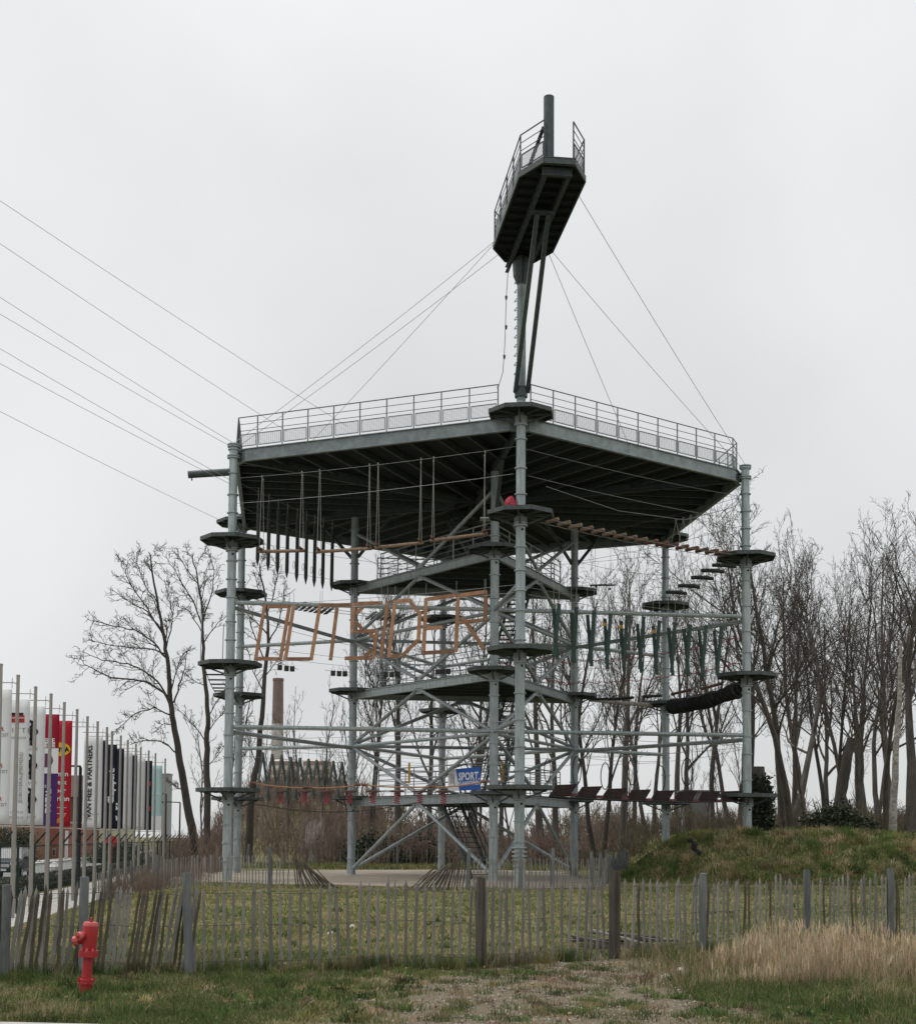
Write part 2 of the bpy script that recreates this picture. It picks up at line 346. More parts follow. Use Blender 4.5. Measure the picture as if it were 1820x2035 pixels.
def ground_sheet():
    xs = np.concatenate([np.linspace(-1500, -60, 25), np.arange(-58, -16, 1.5), np.arange(-16, 20, .3), np.arange(20, 60, 1.5), np.linspace(62, 1500, 25)])
    ys = np.concatenate([np.arange(-40, 11, 3), np.arange(11, 26, .22), np.arange(26, 80, .45), np.arange(80, 160, 2), np.linspace(165, 2500, 30)])
    X, Y = np.meshgrid(xs, ys); Z = height(X, Y); nx, ny = len(xs), len(ys)
    me = bpy.data.meshes.new('ground'); me.vertices.add(nx*ny)
    me.vertices.foreach_set('co', np.stack([X, Y, Z], -1).astype(np.float32).ravel())
    i = np.arange(nx-1)[None, :]+nx*np.arange(ny-1)[:, None]
    q = np.stack([i, i+1, i+1+nx, i+nx], -1).reshape(-1, 4)
    me.loops.add(q.size); me.polygons.add(len(q)); me.loops.foreach_set('vertex_index', q.ravel().astype(np.int32))
    me.polygons.foreach_set('loop_start', np.arange(0, q.size, 4, dtype=np.int32)); me.update(calc_edges=True)
    me.polygons.foreach_set('use_smooth', [True]*len(q))
    at = me.attributes.new('bare', 'FLOAT', 'POINT'); at.data.foreach_set('value', bare(X, Y).ravel().astype(np.float32))
    m = bpy.data.materials.new('ground_soil'); m.use_nodes = True; t = m.node_tree; b = t.nodes['Principled BSDF']; b.inputs['Roughness'].default_value = .95; b.inputs['Specular IOR Level'].default_value = .15
    g = N(t, 'ShaderNodeNewGeometry')
    def noise(sc, de=6, ro=.65):
        n = N(t, 'ShaderNodeTexNoise'); n.inputs['Scale'].default_value = sc; n.inputs['Detail'].default_value = de; n.inputs['Roughness'].default_value = ro; t.links.new(g.outputs['Position'], n.inputs['Vector']); return n
    def ramp(src, *st):
        r = N(t, 'ShaderNodeValToRGB'); e = r.color_ramp.elements
        while len(e) < len(st): e.new(.5)
        for k, (p, c) in enumerate(st): e[k].position = p; e[k].color = (*c, 1)
        t.links.new(src, r.inputs[0]); return r
    turf = ramp(noise(2.2).outputs['Fac'], (.3, (.1, .104, .042)), (.5, (.168, .158, .07)), (.7, (.23, .206, .11)))
    dirt = ramp(noise(28, 8, .75).outputs['Fac'], (.3, (.085, .066, .046)), (.5, (.17, .138, .098)), (.72, (.28, .235, .175)))
    a = N(t, 'ShaderNodeAttribute', attribute_name='bare'); nn = noise(7, 6, .7)
    ad = N(t, 'ShaderNodeMath', operation='MULTIPLY_ADD'); ad.inputs[1].default_value = .9; ad.inputs[2].default_value = -.45; t.links.new(nn.outputs['Fac'], ad.inputs[0])
    sm = N(t, 'ShaderNodeMath', operation='ADD'); t.links.new(a.outputs['Fac'], sm.inputs[0]); t.links.new(ad.outputs[0], sm.inputs[1])
    fr = N(t, 'ShaderNodeMapRange'); fr.inputs[1].default_value = .22; fr.inputs[2].default_value = .5; t.links.new(sm.outputs[0], fr.inputs[0])
    mxn = N(t, 'ShaderNodeMix', data_type='RGBA'); t.links.new(fr.outputs[0], mxn.inputs[0]); t.links.new(turf.outputs[0], mxn.inputs[6]); t.links.new(dirt.outputs[0], mxn.inputs[7])
    t.links.new(mxn.outputs[2], b.inputs['Base Color'])
    bp = N(t, 'ShaderNodeBump'); bp.inputs['Strength'].default_value = .6; bp.inputs['Distance'].default_value = .03; t.links.new(noise(35, 8, .8).outputs['Fac'], bp.inputs['Height']); t.links.new(bp.outputs[0], b.inputs['Normal'])
    me.materials.append(m); o = bpy.data.objects.new('ground', me); col.objects.link(o); tag(o, kind='structure')
ground_sheet()

# plan of the tower
TC = np.array([.6743, 60.7832]); PHI = -.126
def hp(a, r, z=0.0):
    a = math.radians(a)+PHI; return np.array([TC[0]-r*math.sin(a), TC[1]-r*math.cos(a), z])
RO_, RI_ = 12.0, 5.956
NODE = {'F': hp(0, RO_), 'L': hp(60, RO_), 'BL': hp(120, RO_), 'B': hp(180, RO_), 'BR': hp(240, RO_), 'R': hp(300, RO_), 'IF': hp(0, RI_), 'IL': hp(120, RI_), 'IR': hp(240, RI_)}
def at(n, z): p = NODE[n].copy(); p[2] = z; return p
Z1, Z2, Z3, Z4 = 3.56, 8.45, 13.34, 16.5
ZA, ZB, ZC = 5.88, 10.75, 15.75

# paved pad, road, footpath, kerb
padp = []
for k in range(72):
    q = hp(5*k, 13.0-.5*(k % 12 in (5, 6, 7)))[:2]; padp.append((min(q[0], 5.4+.3*math.sin(k)), q[1]))
pad = MB().prism(padp, -.3, .03).build('concrete_pad', ['concrete_pad']); tag(pad, kind='structure')
def strip(name, d0, d1, z, m, Y0=20, Y1=330, n=40):
    mb = MB(); V = []; 
    for k in range(n+1):
        Y = Y0+(Y1-Y0)*(k/n); x = float(flagX(Y)); V += [(x+d0, Y, z), (x+d1, Y, z)]
    mb.add(V, [(2*k, 2*k+1, 2*k+3, 2*k+2) for k in range(n)]); o = mb.build(name, m); tag(o, kind='structure'); return o
strip('footpath', -2.4, .9, -.635, 'paving'); strip('road', -13.0, -4.4, -.63, 'asphalt'); strip('footpath', -15.6, -13.2, -.53, 'paving')
def kerb(d):
    mb = MB(); mb.beam((float(flagX(20))+d, 20, -.58), (float(flagX(330))+d, 330, -.58), .15, .12); tag(mb.build('kerb', 'kerbstone'), kind='structure')
kerb(-13.1); kerb(-4.3)
tag(MB().hexa((-4.5, 11.93, .02), (4.0, -.5, 0), (.08, .62, 0), (0, 0, .03)).build('pavement', 'paving'), kind='structure')

# ------------------------------------------------------------------ the climbing tower
tower = thing('climbing_tower', 'tall hexagonal grey steel climbing tower with crow\'s nest mast and roof deck', 'tower', (TC[0], TC[1], 0))
def oct_plate(c, r, z0, z1, rot=0.0): return [(c[0]+r*math.cos(rot+math.pi*(2*k+1)/8), c[1]+r*math.sin(rot+math.pi*(2*k+1)/8)) for k in range(8)]
ring_mb = MB(); ring_mb.lathe((0, 0, 0), [(.17, -.02), (.225, -.02), (.225, .02), (.17, .02)], 14)
ring_me = ring_mb.mesh('ring', 'galvanised')
flange_me = MB().lathe((0, 0, 0), [(.16, -.06), (.25, -.06), (.25, -.02), (.2, -.02), (.2, .02), (.25, .02), (.25, .06), (.16, .06)], 14).mesh('flange', 'galvanised')
def column(n, z0, z1, r=.172):
    mb = MB(); p = at(n, z0)
    zs = [z0, z1]
    mb.path([at(n, z0), at(n, z1)], [r+.012, r-.004], 12)
    c = mb.build('column', 'galvanised', tower)
    rr = random.Random(n)
    zz = z0+.8
    while zz < z1-.15:
        if min(abs(zz-k) for k in (Z1, Z2, Z3, Z1-.3, Z2-.3, Z3-.3)) > .22: place('ring', ring_me, c, at(n, zz))
        zz += rr.choice([.72, .85, .95, 1.05])
    for k in (Z1, Z2, Z3): place('flange', flange_me, c, at(n, k-.42))
    h = MB(); 
    for k in (Z1, Z2, Z3):
        a = at(n, k-.62); h.tube(a+np.array([.06, -r+.0, 0]), a+np.array([.06, -r-.006, 0]), .045, n=10)
    h.build('bolt_hole', 'ink_black', c)
    return c
for n in ('L', 'BL', 'B'):
    c = column(n, -.05, 17.12); place('flange', flange_me, c, at(n, 17.05)); place('flange', flange_me, c, at(n, 16.6))
for n in ('R', 'BR'):
    c = column(n, hz(*NODE[n][:2])-.3, 17.12); place('flange', flange_me, c, at(n, 17.05)); place('flange', flange_me, c, at(n, 16.6))
    MB().lathe(at(n, hz(*NODE[n][:2])), [(.3, -.2), (.42, -.2), (.42, .06), (.34, .06), (.34, .1), (.42, .1), (.42, .14), (.2, .14)], 16).build('foot_flange', 'platform_steel', c)
for n in ('IF', 'IL', 'IR'): column(n, -.05, 16.45)
ZN = 22.84
fcol = column('F', -.05, 17.4)
for z in (.95, 1.1, 1.25, 1.4): place('ring', ring_me, fcol, at('F', z), scale=(1.18, 1.18, 1.2))
mast = MB().path([at('F', 17.4), at('F', 19), at('F', ZN-.1)], [.168, .165, .16], 14).build('mast', 'galvanised_beam', tower, True)
# climbing staples up the mast
for k in range(15):
    z = 17.75+k*.335; p = at('F', z)+np.array([-.17, 0, 0])
    MB().path([p, p+np.array([-.075, 0, -.05]), p+np.array([-.085, 0, -.02]), p+np.array([0, 0, .09])], .014, 5).build('step_staple', 'dark_steel', mast)
# mast haunch and foot bracket
ax = np.array([-math.sin(PHI), -math.cos(PHI), 0]); pe = np.array([-ax[1], ax[0], 0])
hb = MB()
for s in (-1, 1):
    a = at('F', 0)
    for sgn in (1, -1):
        P = [a+pe*s*.0+ax*sgn*.15, a+ax*sgn*.5]
    hb.add([a+ax*.16+pe*s*.012+np.array([0, 0, ZN-1.15]), a+ax*.45+pe*s*.012+np.array([0, 0, ZN-.75]), a+ax*.45+pe*s*.012+np.array([0, 0, ZN-.2]), a+ax*.16+pe*s*.012+np.array([0, 0, ZN-.2])], [(0, 1, 2, 3) if s > 0 else (3, 2, 1, 0)])
hb.lathe(at('F', ZN), [(.15, -1.2), (.3, -.85), (.34, -.2), (.15, -.2)], 8)
hb.build('haunch', 'dark_steel', mast)
MB().lathe(at('F', 17.75), [(.16, -.2), (.23, -.2), (.23, .17), (.16, .17)], 14).build('foot_bracket', 'dark_steel', mast)
# crow's nest
def NP(a, b, z): p = at('F', z)+ax*a+pe*b; p[2] = z; return p
nest = MB(); poly = [(6.95, -.5), (6.95, .46), (5.85, 1.05), (.45, 1.05), (-.62, .5), (-.62, -.5), (.45, -1.1), (5.85, -1.1)]
NPoly = [NP(a, b, 0)[:2] for a, b in poly]
nest.prism(NPoly, ZN+.02, ZN+.08)
for k in range(12):
    a0 = -.35+k*.6; hw = .98 if .5 < a0 < 5.8 else .62
    nest.beam(NP(a0, -hw, ZN-.05), NP(a0, hw, ZN-.05), .06, .13)
nest_o = nest.build('crows_nest', 'deck_board', tower)
rim = MB()
for k in range(8): a, b = poly[k], poly[(k+1) % 8]; rim.beam(NP(*a, ZN+.02), NP(*b, ZN+.02), .05, .2)
rim.build('rim', 'platform_steel', nest_o)
for s in (-.38, .38): MB().ibeam(NP(-1.0 if s < 0 else -.5, s, ZN-.2), NP(6.6, s, ZN-.2), .13, .22).build('girder', 'dark_steel', nest_o)
MB().ibeam(NP(6.6, -.5, ZN-.2), NP(6.6, .46, ZN-.2), .14, .24).build('girder', 'dark_steel', nest_o)
MB().ibeam(NP(6.92, -.52, ZN+.0), NP(6.92, .5, ZN+.0), .14, .2).build('front_beam', 'dark_steel', nest_o)
MB().beam(NP(4.1, -.4, ZN-.36), NP(4.1, .4, ZN-.36), .16, .1).build('strut_seat', 'dark_steel', nest_o)
for s in (-1, 1): MB().beam(at('F', 17.72)+pe*s*.22+ax*.05, NP(4.1, s*.19, ZN-.4), .15, .12).build('strut', 'dark_steel', tower)
pb = NP(6.72, -.31, 0)
MB().path([(pb[0], pb[1], ZN+.08), (pb[0], pb[1], 25.0)], .165, 16).build('stub_post', 'dark_steel', nest_o, True)
def railing(parent, pts, zb, ht, mats=('rail_steel', 'mesh_wire'), panel=True, closed=False, spike=None, step=1.2, rails=(1.0, .78, .57), pz=(.09, .45), pr=.02):
    r = MB()
    for f_ in rails: r.path([np.array([p[0], p[1], zb+ht*f_]) for p in pts], (pr*1.15 if f_ == 1.0 else pr*.7), 5)
    ro = r.build('railing', mats[0], parent)
    for i in range(len(pts)-1):
        A, B = V3((*pts[i][:2], 0)), V3((*pts[i+1][:2], 0)); L = np.linalg.norm(B-A); n = max(1, round(L/step))
        for k in range(n+1):
            if k == 0 and i > 0: continue
            p = A+(B-A)*k/n; MB().beam((p[0], p[1], zb-.05), (p[0], p[1], zb+ht), .045, .045, (0, 1, 0)).build('post', mats[0], ro)
        if panel:
            for k in range(n):
                d = (B-A)/L; a = A+(B-A)*k/n+d*.07; b = A+(B-A)*(k+1)/n-d*.07; m = MB()
                za, zc = zb+ht*pz[0], zb+ht*pz[1]
                for z in (za, zc): m.beam((a[0], a[1], z), (b[0], b[1], z), .03, .03)
                for q in (a, b): m.beam((q[0], q[1], za), (q[0], q[1], zc), .03, .03, (0, 1, 0))
                m.mi = 1
                for j in range(1, 10): z = za+(zc-za)*j/10; m.beam((a[0], a[1], z), (b[0], b[1], z), .008, .008)
                nv = max(3, int(L/n/.1))
                for j in range(1, nv): q = a+(b-a)*j/nv; m.beam((q[0], q[1], za), (q[0], q[1], zc), .008, .008, (0, 1, 0))
                m.build('mesh_panel', list(mats), ro)
    return ro
darkrail = ('dark_steel', 'mesh_wire')
railing(nest_o, [NP(6.9, -.48, 0), NP(5.85, -1.06, 0), NP(.45, -1.06, 0), NP(-.58, -.48, 0)], ZN+.1, 1.22, darkrail)
railing(nest_o, [NP(6.9, .44, 0), NP(5.85, 1.01, 0), NP(.45, 1.01, 0)], ZN+.1, 1.22, darkrail)
MB().beam(NP(5.2, -.85, ZN+.1), NP(6.6, -.45, ZN+1.25), .1, .06).build('rail_brace', 'dark_steel', nest_o)
# roof deck
RD = 11.86; ch = .4
corner = {}
names6 = ['F', 'L', 'BL', 'B', 'BR', 'R']
hexpt = [hp(60*k, RD) for k in range(6)]
deck_poly = []
for k in range(6):
    p, q, o_ = hexpt[k], hexpt[(k+1) % 6], hexpt[k-1]
    deck_poly += [p+(o_-p)/np.linalg.norm(o_-p)*ch, p+(q-p)/np.linalg.norm(q-p)*ch]
deck = MB().prism([p[:2] for p in deck_poly], 16.86, 16.93).build('roof_deck', 'deck_board', tower)
for k in range(12): MB().ibeam(deck_poly[k]+np.array([0, 0, 16.66]), deck_poly[(k+1) % 12]+np.array([0, 0, 16.66]), .16, .5, .03).build('edge_beam', 'galvanised_beam', deck)
for k in range(6):
    MB().ibeam(hp(60*k, 1.0, 16.62), hp(60*k, RO_-.15, 16.62), .16, .36).build('radial_beam', 'dark_steel', deck)
    A, B = hexpt[k], hexpt[(k+1) % 6]; e = (B-A)/np.linalg.norm(B-A); inn = np.array([TC[0], TC[1], 0])-(A+B)/2; inn /= np.linalg.norm(inn); L = np.linalg.norm(B-A)
    for j in range(1, 10):
        t = L*j/10; dep = min(t, L-t)*math.tan(math.radians(60))-.12
        if dep < .4: continue
        p = A+e*t+inn*.1; q = A+e*t+inn*dep
        MB().ibeam(p+np.array([0, 0, 16.74]), q+np.array([0, 0, 16.74]), .1, .24).build('joist', 'joist_steel', deck)
    # knee braces from the inner and outer columns
zb = 16.93
def edge_pt(k, t, inset=.06):
    A, B = hexpt[k], hexpt[(k+1) % 6]; inn = np.array([TC[0], TC[1], 0])-(A+B)/2; inn /= np.linalg.norm(inn); return A+(B-A)*t+inn*inset
# front-left edge (F to L), right-front edge (R to F); the far edges follow round
cr_ = .075
railing(deck, [edge_pt(0, .075), edge_pt(0, 1-cr_), hp(60, 11.8), edge_pt(1, cr_), edge_pt(1, 1-cr_), edge_pt(2, cr_)], zb, 1.27, ('rail_steel', 'mesh_wire'), step=1.12)
railing(deck, [edge_pt(5, .955), edge_pt(5, .04), edge_pt(4, 1-.04), edge_pt(4, cr_), edge_pt(3, 1-cr_), edge_pt(3, cr_), edge_pt(2, 1-cr_), edge_pt(2, cr_)], zb, 1.27, ('rail_steel', 'mesh_wire'), step=1.12)
sp = hp(60, 11.8, 16.95); MB().path([sp, sp+np.array([0, 0, 1.25])], [.1, .025], 4).build('corner_spike', 'dark_steel', tower)
# side tube on the left column
MB().tube(at('L', 16.0)+np.array([-.15, 0, 0]), at('L', 15.86)+np.array([-1.75, -.1, 0]), .145, n=14).build('side_tube', 'dark_steel', tower, True)
MB().torus(at('L', 15.68)+np.array([-1.6, -.1, 0]), (1, 0, 0), .05, .018, 10, 5).build('eye_bolt', 'dark_steel', tower)
# octagonal platforms
def platform(n, z, r=1.22, c=None, rot=None):
    p = at(n, z) if c is None else V3(c); rot = PHI if rot is None else rot
    mb = MB().prism(oct_plate(p, r-.03, 0, 0, rot), z-.05, z+.0)
    o = mb.build('platform', 'deck_board', tower)
    pts = oct_plate(p, r, 0, 0, rot); rm = MB()
    for k in range(8): a, b = pts[k], pts[(k+1) % 8]; rm.beam((*a, z-.05), (*b, z-.05), .05, .15)
    rm.build('rim', 'platform_steel', o)
    ar = MB()
    for k in range(8):
        t = rot+math.pi*k/4; e = np.array([math.cos(t), math.sin(t), 0])
        ar.beam(p+e*.2+np.array([0, 0, -.1]), p+e*(r*.92)+np.array([0, 0, -.1]), .05, .08)
        if k % 2 == 0: ar.beam(p+e*.2+np.array([0, 0, -.42]), p+e*(r*.8)+np.array([0, 0, -.13]), .05, .06)
    ar.build('arm', 'platform_steel', o)
    MB().lathe(p, [(.17, -.16), (.24, -.16), (.24, -.5), (.17, -.5)][::-1], 12).build('hub', 'galvanised_beam', o)
    return o
for n in ('F', 'L', 'BL', 'B', 'BR', 'R'):
    for z in (Z1, Z2, Z3): platform(n, z)
for n in ('IF', 'IL', 'IR'):
    for z in (Z2, Z3): platform(n, z, 1.1)
    platform(n, Z1, .95)
platform('F', 17.0, 1.2); platform('BL', 16.75, 1.2); platform('BR', 16.75, 1.2)
# inner triangular floors
tri = ['IF', 'IL', 'IR']
for z in (Z1, Z2, Z3):
    fl = MB().prism([NODE[n][:2] for n in tri], z-.06, z-.012).build('floor', 'deck_board', tower)
    for a, b in (('IF', 'IL'), ('IF', 'IR'), ('IL', 'IR')):
        d = NODE[b]-NODE[a]; d /= np.linalg.norm(d)
        MB().ibeam(at(a, z-.24)+d*.2, at(b, z-.24)-d*.2, .16, .36, .03).build('edge_beam', 'galvanised', fl)
        m = (at(a, z-.45)+at(b, z-.45))/2; MB().beam(m-d*.28, m+d*.28, .03, .26).build('gusset', 'galvanised', fl)
        m2 = (at(a, z+.08)+at(b, z+.08))/2; MB().beam(m2-d*.25, m2+d*.25, .03, .2).build('gusset', 'galvanised', fl)
    cen = np.array([TC[0], TC[1], z-.2])
    for k in range(1, 7):
        p = at('IL', z-.2)+(at('IF', z-.2)-at('IL', z-.2))*k/7; q = at('IR', z-.2)+(at('IF', z-.2)-at('IR', z-.2))*k/7
        MB().ibeam(p, q, .1, .22).build('joist', 'dark_steel', fl)
def brace(p, q, r=.08, name='brace', m='galvanised'): return MB().tube(p, q, r, n=8).build(name, m, tower, True)
for a, b in (('IF', 'IL'), ('IF', 'IR'), ('IL', 'IR')):
    mid = lambda z: (at(a, z)+at(b, z))/2
    d = NODE[b]-NODE[a]; d /= np.linalg.norm(d)
    for s, n in ((-1, a), (1, b)):
        def e(z): return at(n, z)-d*s*.2
        g = lambda z: mid(z)+d*s*.18
        brace(g(Z1-.45), e(.35)); brace(g(Z1+.1), e(ZA-.15)); brace(e(ZA+.15), g(Z2-.45)); brace(g(Z2+.1), e(ZB-.15)); brace(e(ZB+.15), g(Z3-.45)); brace(g(Z3+.1), e(ZC-.1))
        MB().lathe(at(n, .3)+(-d*s)*0, [(.16, -.3), (.27, -.3), (.27, -.26), (.2, -.24), (.2, .1), (.16, .1)], 12).build('base_plate', 'galvanised', tower) if s > 0 and n != 'IF' or (n == 'IF' and b == 'IL') else None
    for z in (ZA, ZB): brace(at(a, z)+d*.17, at(b, z)-d*.17, .075, 'tie')
for z in (ZA, ZB):
    for a, b in (('L', 'IF'), ('L', 'IL'), ('BL', 'IL'), ('R', 'IF'), ('R', 'IR'), ('BR', 'IR'), ('B', 'IL'), ('B', 'IR'), ('F', 'IF')):
        d = NODE[b]-NODE[a]; d /= np.linalg.norm(d)
        dz = .09 if b == 'IF' else (-.09 if a in ('L', 'R') else 0)
        brace(at(a, z+dz)+d*.17, at(b, z+dz)-d*.17, .085, 'tie')
for n in ('IF', 'IL', 'IR'):
    o = {'IF': 0, 'IL': 120, 'IR': 240}[n]
    for s in (-1, 1):
        e = hp(o, 1); e = e-np.array([TC[0], TC[1], 0])
        brace(at(n, 14.6)+e*s*.17, at(n, 16.45)+e*s*1.9, .08, 'knee_brace', 'dark_steel')
for z in (Z1, Z2, Z3):
    for a, b, t0, t1 in (('IL', 'IF', .16, .95), ('IF', 'IR', .12, .9), ('IR', 'IL', .1, .9)):
        inn = np.array([TC[0], TC[1], 0])-(NODE[a]+NODE[b])/2; inn = inn/np.linalg.norm(inn)*.35
        railing(tower, [NODE[a]+(NODE[b]-NODE[a])*t0+inn, NODE[a]+(NODE[b]-NODE[a])*t1+inn], z, 1.2, ('galvanised', 'mesh_wire'), panel=False, rails=(1.0, .8, .6, .4, .2), step=1.3, pr=.026)
def stair(p, q, wd, n, label=None):
    p, q = V3(p), V3(q); d = q-p; hd = np.array([d[0], d[1], 0]); hd /= np.linalg.norm(hd); sd_ = np.array([-hd[1], hd[0], 0])*wd/2
    st = MB()
    for s in (-1, 1): st.beam(p+sd_*s, q+sd_*s, .05, .22)
    so_ = st.build('staircase', 'dark_steel', tower)
    for k in range(n): c = p+d*(k+.5)/n; MB().beam(c-sd_, c+sd_, .24, .035).build('tread', 'dark_steel', so_)
    for s in (-1, 1):
        r = MB()
        for zz in (.5, 1.0): r.beam(p+sd_*s+np.array([0, 0, zz]), q+sd_*s+np.array([0, 0, zz]), .04, .04)
        for k in range(4): c = p+d*(k+.3)/4+sd_*s; r.beam(c, c+np.array([0, 0, 1.0]), .035, .035, (0, 1, 0))
        r.build('handrail', 'dark_steel', so_)
stair((-.35, 61.0, Z1-.15), (1.0, 57.4, .1), .85, 15)
stair((2.6, 63.2, Z2-.15), (1.5, 58.6, Z1), .85, 20); stair((2.9, 63.2, Z3-.15), (1.6, 58.6, Z2), .85, 20); stair((-.2, 63.8, 16.5), (1.3, 60.2, Z3), .8, 14)
MB().box((.9, 58.2, .85), 1.2, .9, .18).build('stair_landing', 'dark_steel', tower)
MB().beam(NODE['F']+ax*.2+np.array([-1.45, 1.4, Z3+.05]), NODE['F']+ax*.2+np.array([-.95, 1.4, Z3+.05]), .5, .05).build('step_plate', 'galvanised', tower)

# ------------------------------------------------------------------ cables and ropes
def sagpts(p, q, sag, n=10):
    p, q = V3(p), V3(q); return [p+(q-p)*k/n-np.array([0, 0, 4*sag*(k/n)*(1-k/n)]) for k in range(n+1)]
def cable(p, q, label, group=None, sag=.1, r=.012, m='cable', name='cable', cat='cable', n=10):
    p, q = V3(p), V3(q); mb = MB().path(sagpts(p, q, sag, n), r, 5); return solo(mb, name, m, label, cat, p, group)
gl = 'steel guy cable from the crow\'s nest down to the column with the side tube'
cable(NP(1.0, -1.1, ZN), at('L', 17.15), gl, 'guy cables to the side-tube column', .1, .0105, 'zip_cable')
cable(NP(-.1, -.8, ZN), at('L', 17.12)+np.array([.2, .2, 0]), gl, 'guy cables to the side-tube column', .1, .0105, 'zip_cable')
cable(NP(.8, -1.1, ZN), at('BL', 17.15), 'steel guy cable from crow\'s nest to rear column behind the side-tube column', None, .1, .0105, 'zip_cable')
gr_ = 'steel guy cable from the crow\'s nest down to the near column on the grassy mound'
cable(NP(4.8, 1.05, ZN), at('R', 17.15), gr_, 'guy cables to the mound column', .1, .0105, 'zip_cable')
cable(NP(.35, 1.05, ZN), at('R', 17.12)+np.array([-.2, .1, 0]), gr_, 'guy cables to the mound column', .1, .0105, 'zip_cable')
cable(NP(.2, .95, ZN), at('BR', 17.15), 'steel guy cable from crow\'s nest to the far column on the mound', None, .1, .0105, 'zip_cable')
rp = MB().path([NP(-.4, -.4, ZN), NP(-.35, -.5, ZN-1.5), NP(-.3, -.55, ZN-3.2), NP(-.3, -.62, ZN-4.3), NP(-.4, -.78, ZN-4.85), edge_pt(0, .08)+np.array([0, 0, 18.1])], .012, 5)
rope_t = thing('belay_rope', 'thin dark rope with stoppers hanging beside the mast under the crow\'s nest', 'rope', NP(-.4, -.6, 17))
rp.build('line', 'dark_steel', rope_t)
for dz in (1.5, 2.6, 3.7): MB().lathe(NP(-.36, -.5 if dz < 3 else -.56, ZN-dz), [(.02, .08), (.05, .04), (.03, -.08)], 8).build('stopper', 'dark_steel', rope_t)
# zip lines running off to the left
ZL = [((0, 393), (595, 785), (690, 848, 58)), ((0, 478), (505, 815), (570, 858, 55.5)), ((0, 583), (450, 870), (462, 880, 53.5)), ((0, 617), (455, 885), (462, 890, 53.5)), ((0, 686), (425, 935), (458, 955, 53.5)), ((0, 714), (385, 920), (456, 962, 53.5)), ((0, 812), (435, 1033), (445, 1038, 64.9))]
for i, (a, b, e) in enumerate(ZL):
    q = U(*e); s = (b[1]-a[1])/(b[0]-a[0]); u_ = -420; v_ = a[1]+s*(u_-a[0]); p = U(u_, v_, 36.0)
    lab = ['zip line cable running out from the middle of the roof deck', 'zip line cable leaving the roof deck railing near its corner', 'zip line cable tied to the top of the side-tube column', 'zip line cable tied to the top of the side-tube column', 'cable passing behind the side tube of the tower', 'cable passing behind the side tube of the tower', 'lowest zip line cable reaching the upper rear platform'][i]
    cable(q, p, lab, {2: 'paired zip lines above the side tube', 3: 'paired zip lines above the side tube', 4: 'paired cables behind the side tube', 5: 'paired cables behind the side tube'}.get(i), .12, .009, 'zip_cable', n=16)
CN = {'F': 'mast column', 'L': 'side-tube column', 'R': 'near mound column', 'BR': 'far mound column', 'B': 'rearmost column', 'BL': 'rear left column', 'IL': 'inner left column', 'IF': 'inner front column', 'IR': 'inner right column'}
ZN_ = {Z1: 'lowest', Z2: 'middle', Z3: 'upper'}
pairs = [('L', 'F'), ('F', 'R'), ('R', 'BR'), ('BR', 'B'), ('B', 'BL'), ('BL', 'L'), ('L', 'IL'), ('R', 'IR'), ('IR', 'BR'), ('IL', 'B')]
for a, b in pairs:
    for z in (Z1, Z2, Z3):
        lab = f'thin safety cables from {CN[a]} to {CN[b]} above the {ZN_[z]} platforms'; g = f'safety cables {CN[a]} to {CN[b]}, {ZN_[z]} level'
        d = NODE[b]-NODE[a]; d /= np.linalg.norm(d); s = np.array([-d[1], d[0], 0])*.18
        hts = (2.3, 1.95) if z != Z3 else (2.45, 1.35)
        for k, hh in enumerate(hts): cable(at(a, z+hh)+d*.2+s*(1-2*k), at(b, z+hh+.05)-d*.2+s*(1-2*k), lab.replace('cables', 'cable'), g, .1, .009, n=8)
def along(a, b, t, z, off=0.0):
    d = NODE[b]-NODE[a]; p = NODE[a]+d*t; s = np.array([-d[1], d[0], 0])/np.linalg.norm(d); p = p+s*off; p[2] = z; return p

# ------------------------------------------------------------------ upper level: beams on ropes, hanging poles, log bridge
c2 = lambda x, y: ((500+x/1.9158)/1.3731, (950+y/1.9158)/1.3731)
c4 = lambda x, y: ((500+x/1.9158)/1.3731, (1450+y/1.9158)/1.3731)
c5 = lambda x, y: ((1250+x/1.9158)/1.3731, (1450+y/1.9158)/1.3731)
c6 = lambda x, y: ((500+x/1.9158)/1.3731, (1950+y/1.9158)/1.3731)
c7 = lambda x, y: ((1250+x/1.9158)/1.3731, (1950+y/1.9158)/1.3731)
LF = ('L', 'F')
def onLF(uv, off=0.0): return onwall(*uv, NODE['L'], NODE['F'], off)
labels_b = ['balance beam on ropes next to the upper side-tube column platform', 'second balance beam on ropes from the side-tube column', 'third balance beam on ropes from the side-tube column', 'balance beam on ropes ending beside the upper inner front platform']
for i, (a, b) in enumerate([((395, 108), (632, 104)), ((695, 110), (985, 92)), ((1000, 88), (1255, 62)), ((1290, 52), (1590, 14))]):
    A, B = onLF(c4(*a)), onLF(c4(*b)); t = thing('balance_beam', labels_b[i], 'beam', (A+B)/2, 'rope-hung balance beams below the roof deck')
    MB().path([A, A+(B-A)*.5, B], [.062, .066, .06], 10).build('log', 'wood_log', t, True)
    d = (B-A)/np.linalg.norm(B-A); s = np.array([-d[1], d[0], 0]); s /= np.linalg.norm(s)
    for P in (A+d*.12, B-d*.12):
        MB().tube(P-s*.36+d*.1+np.array([0, 0, .07]), P+s*.36-d*.1+np.array([0, 0, .07]), .055, n=8).build('crosspiece', 'wood_red', t, True)
        for k in (-1, 1):
            q = P+s*.33*k-d*.1*k+np.array([0, 0, .1]); topz = Z3+2.35; tt = np.array([q[0], q[1], topz]); tt = tt-s*.12*k
            MB().path([q, tt], .01, 5).build('rope', 'rope_white', t); MB().torus(tt+np.array([0, 0, -.06]), d, .035, .014, 8, 5).build('loop', 'rope_white', t)
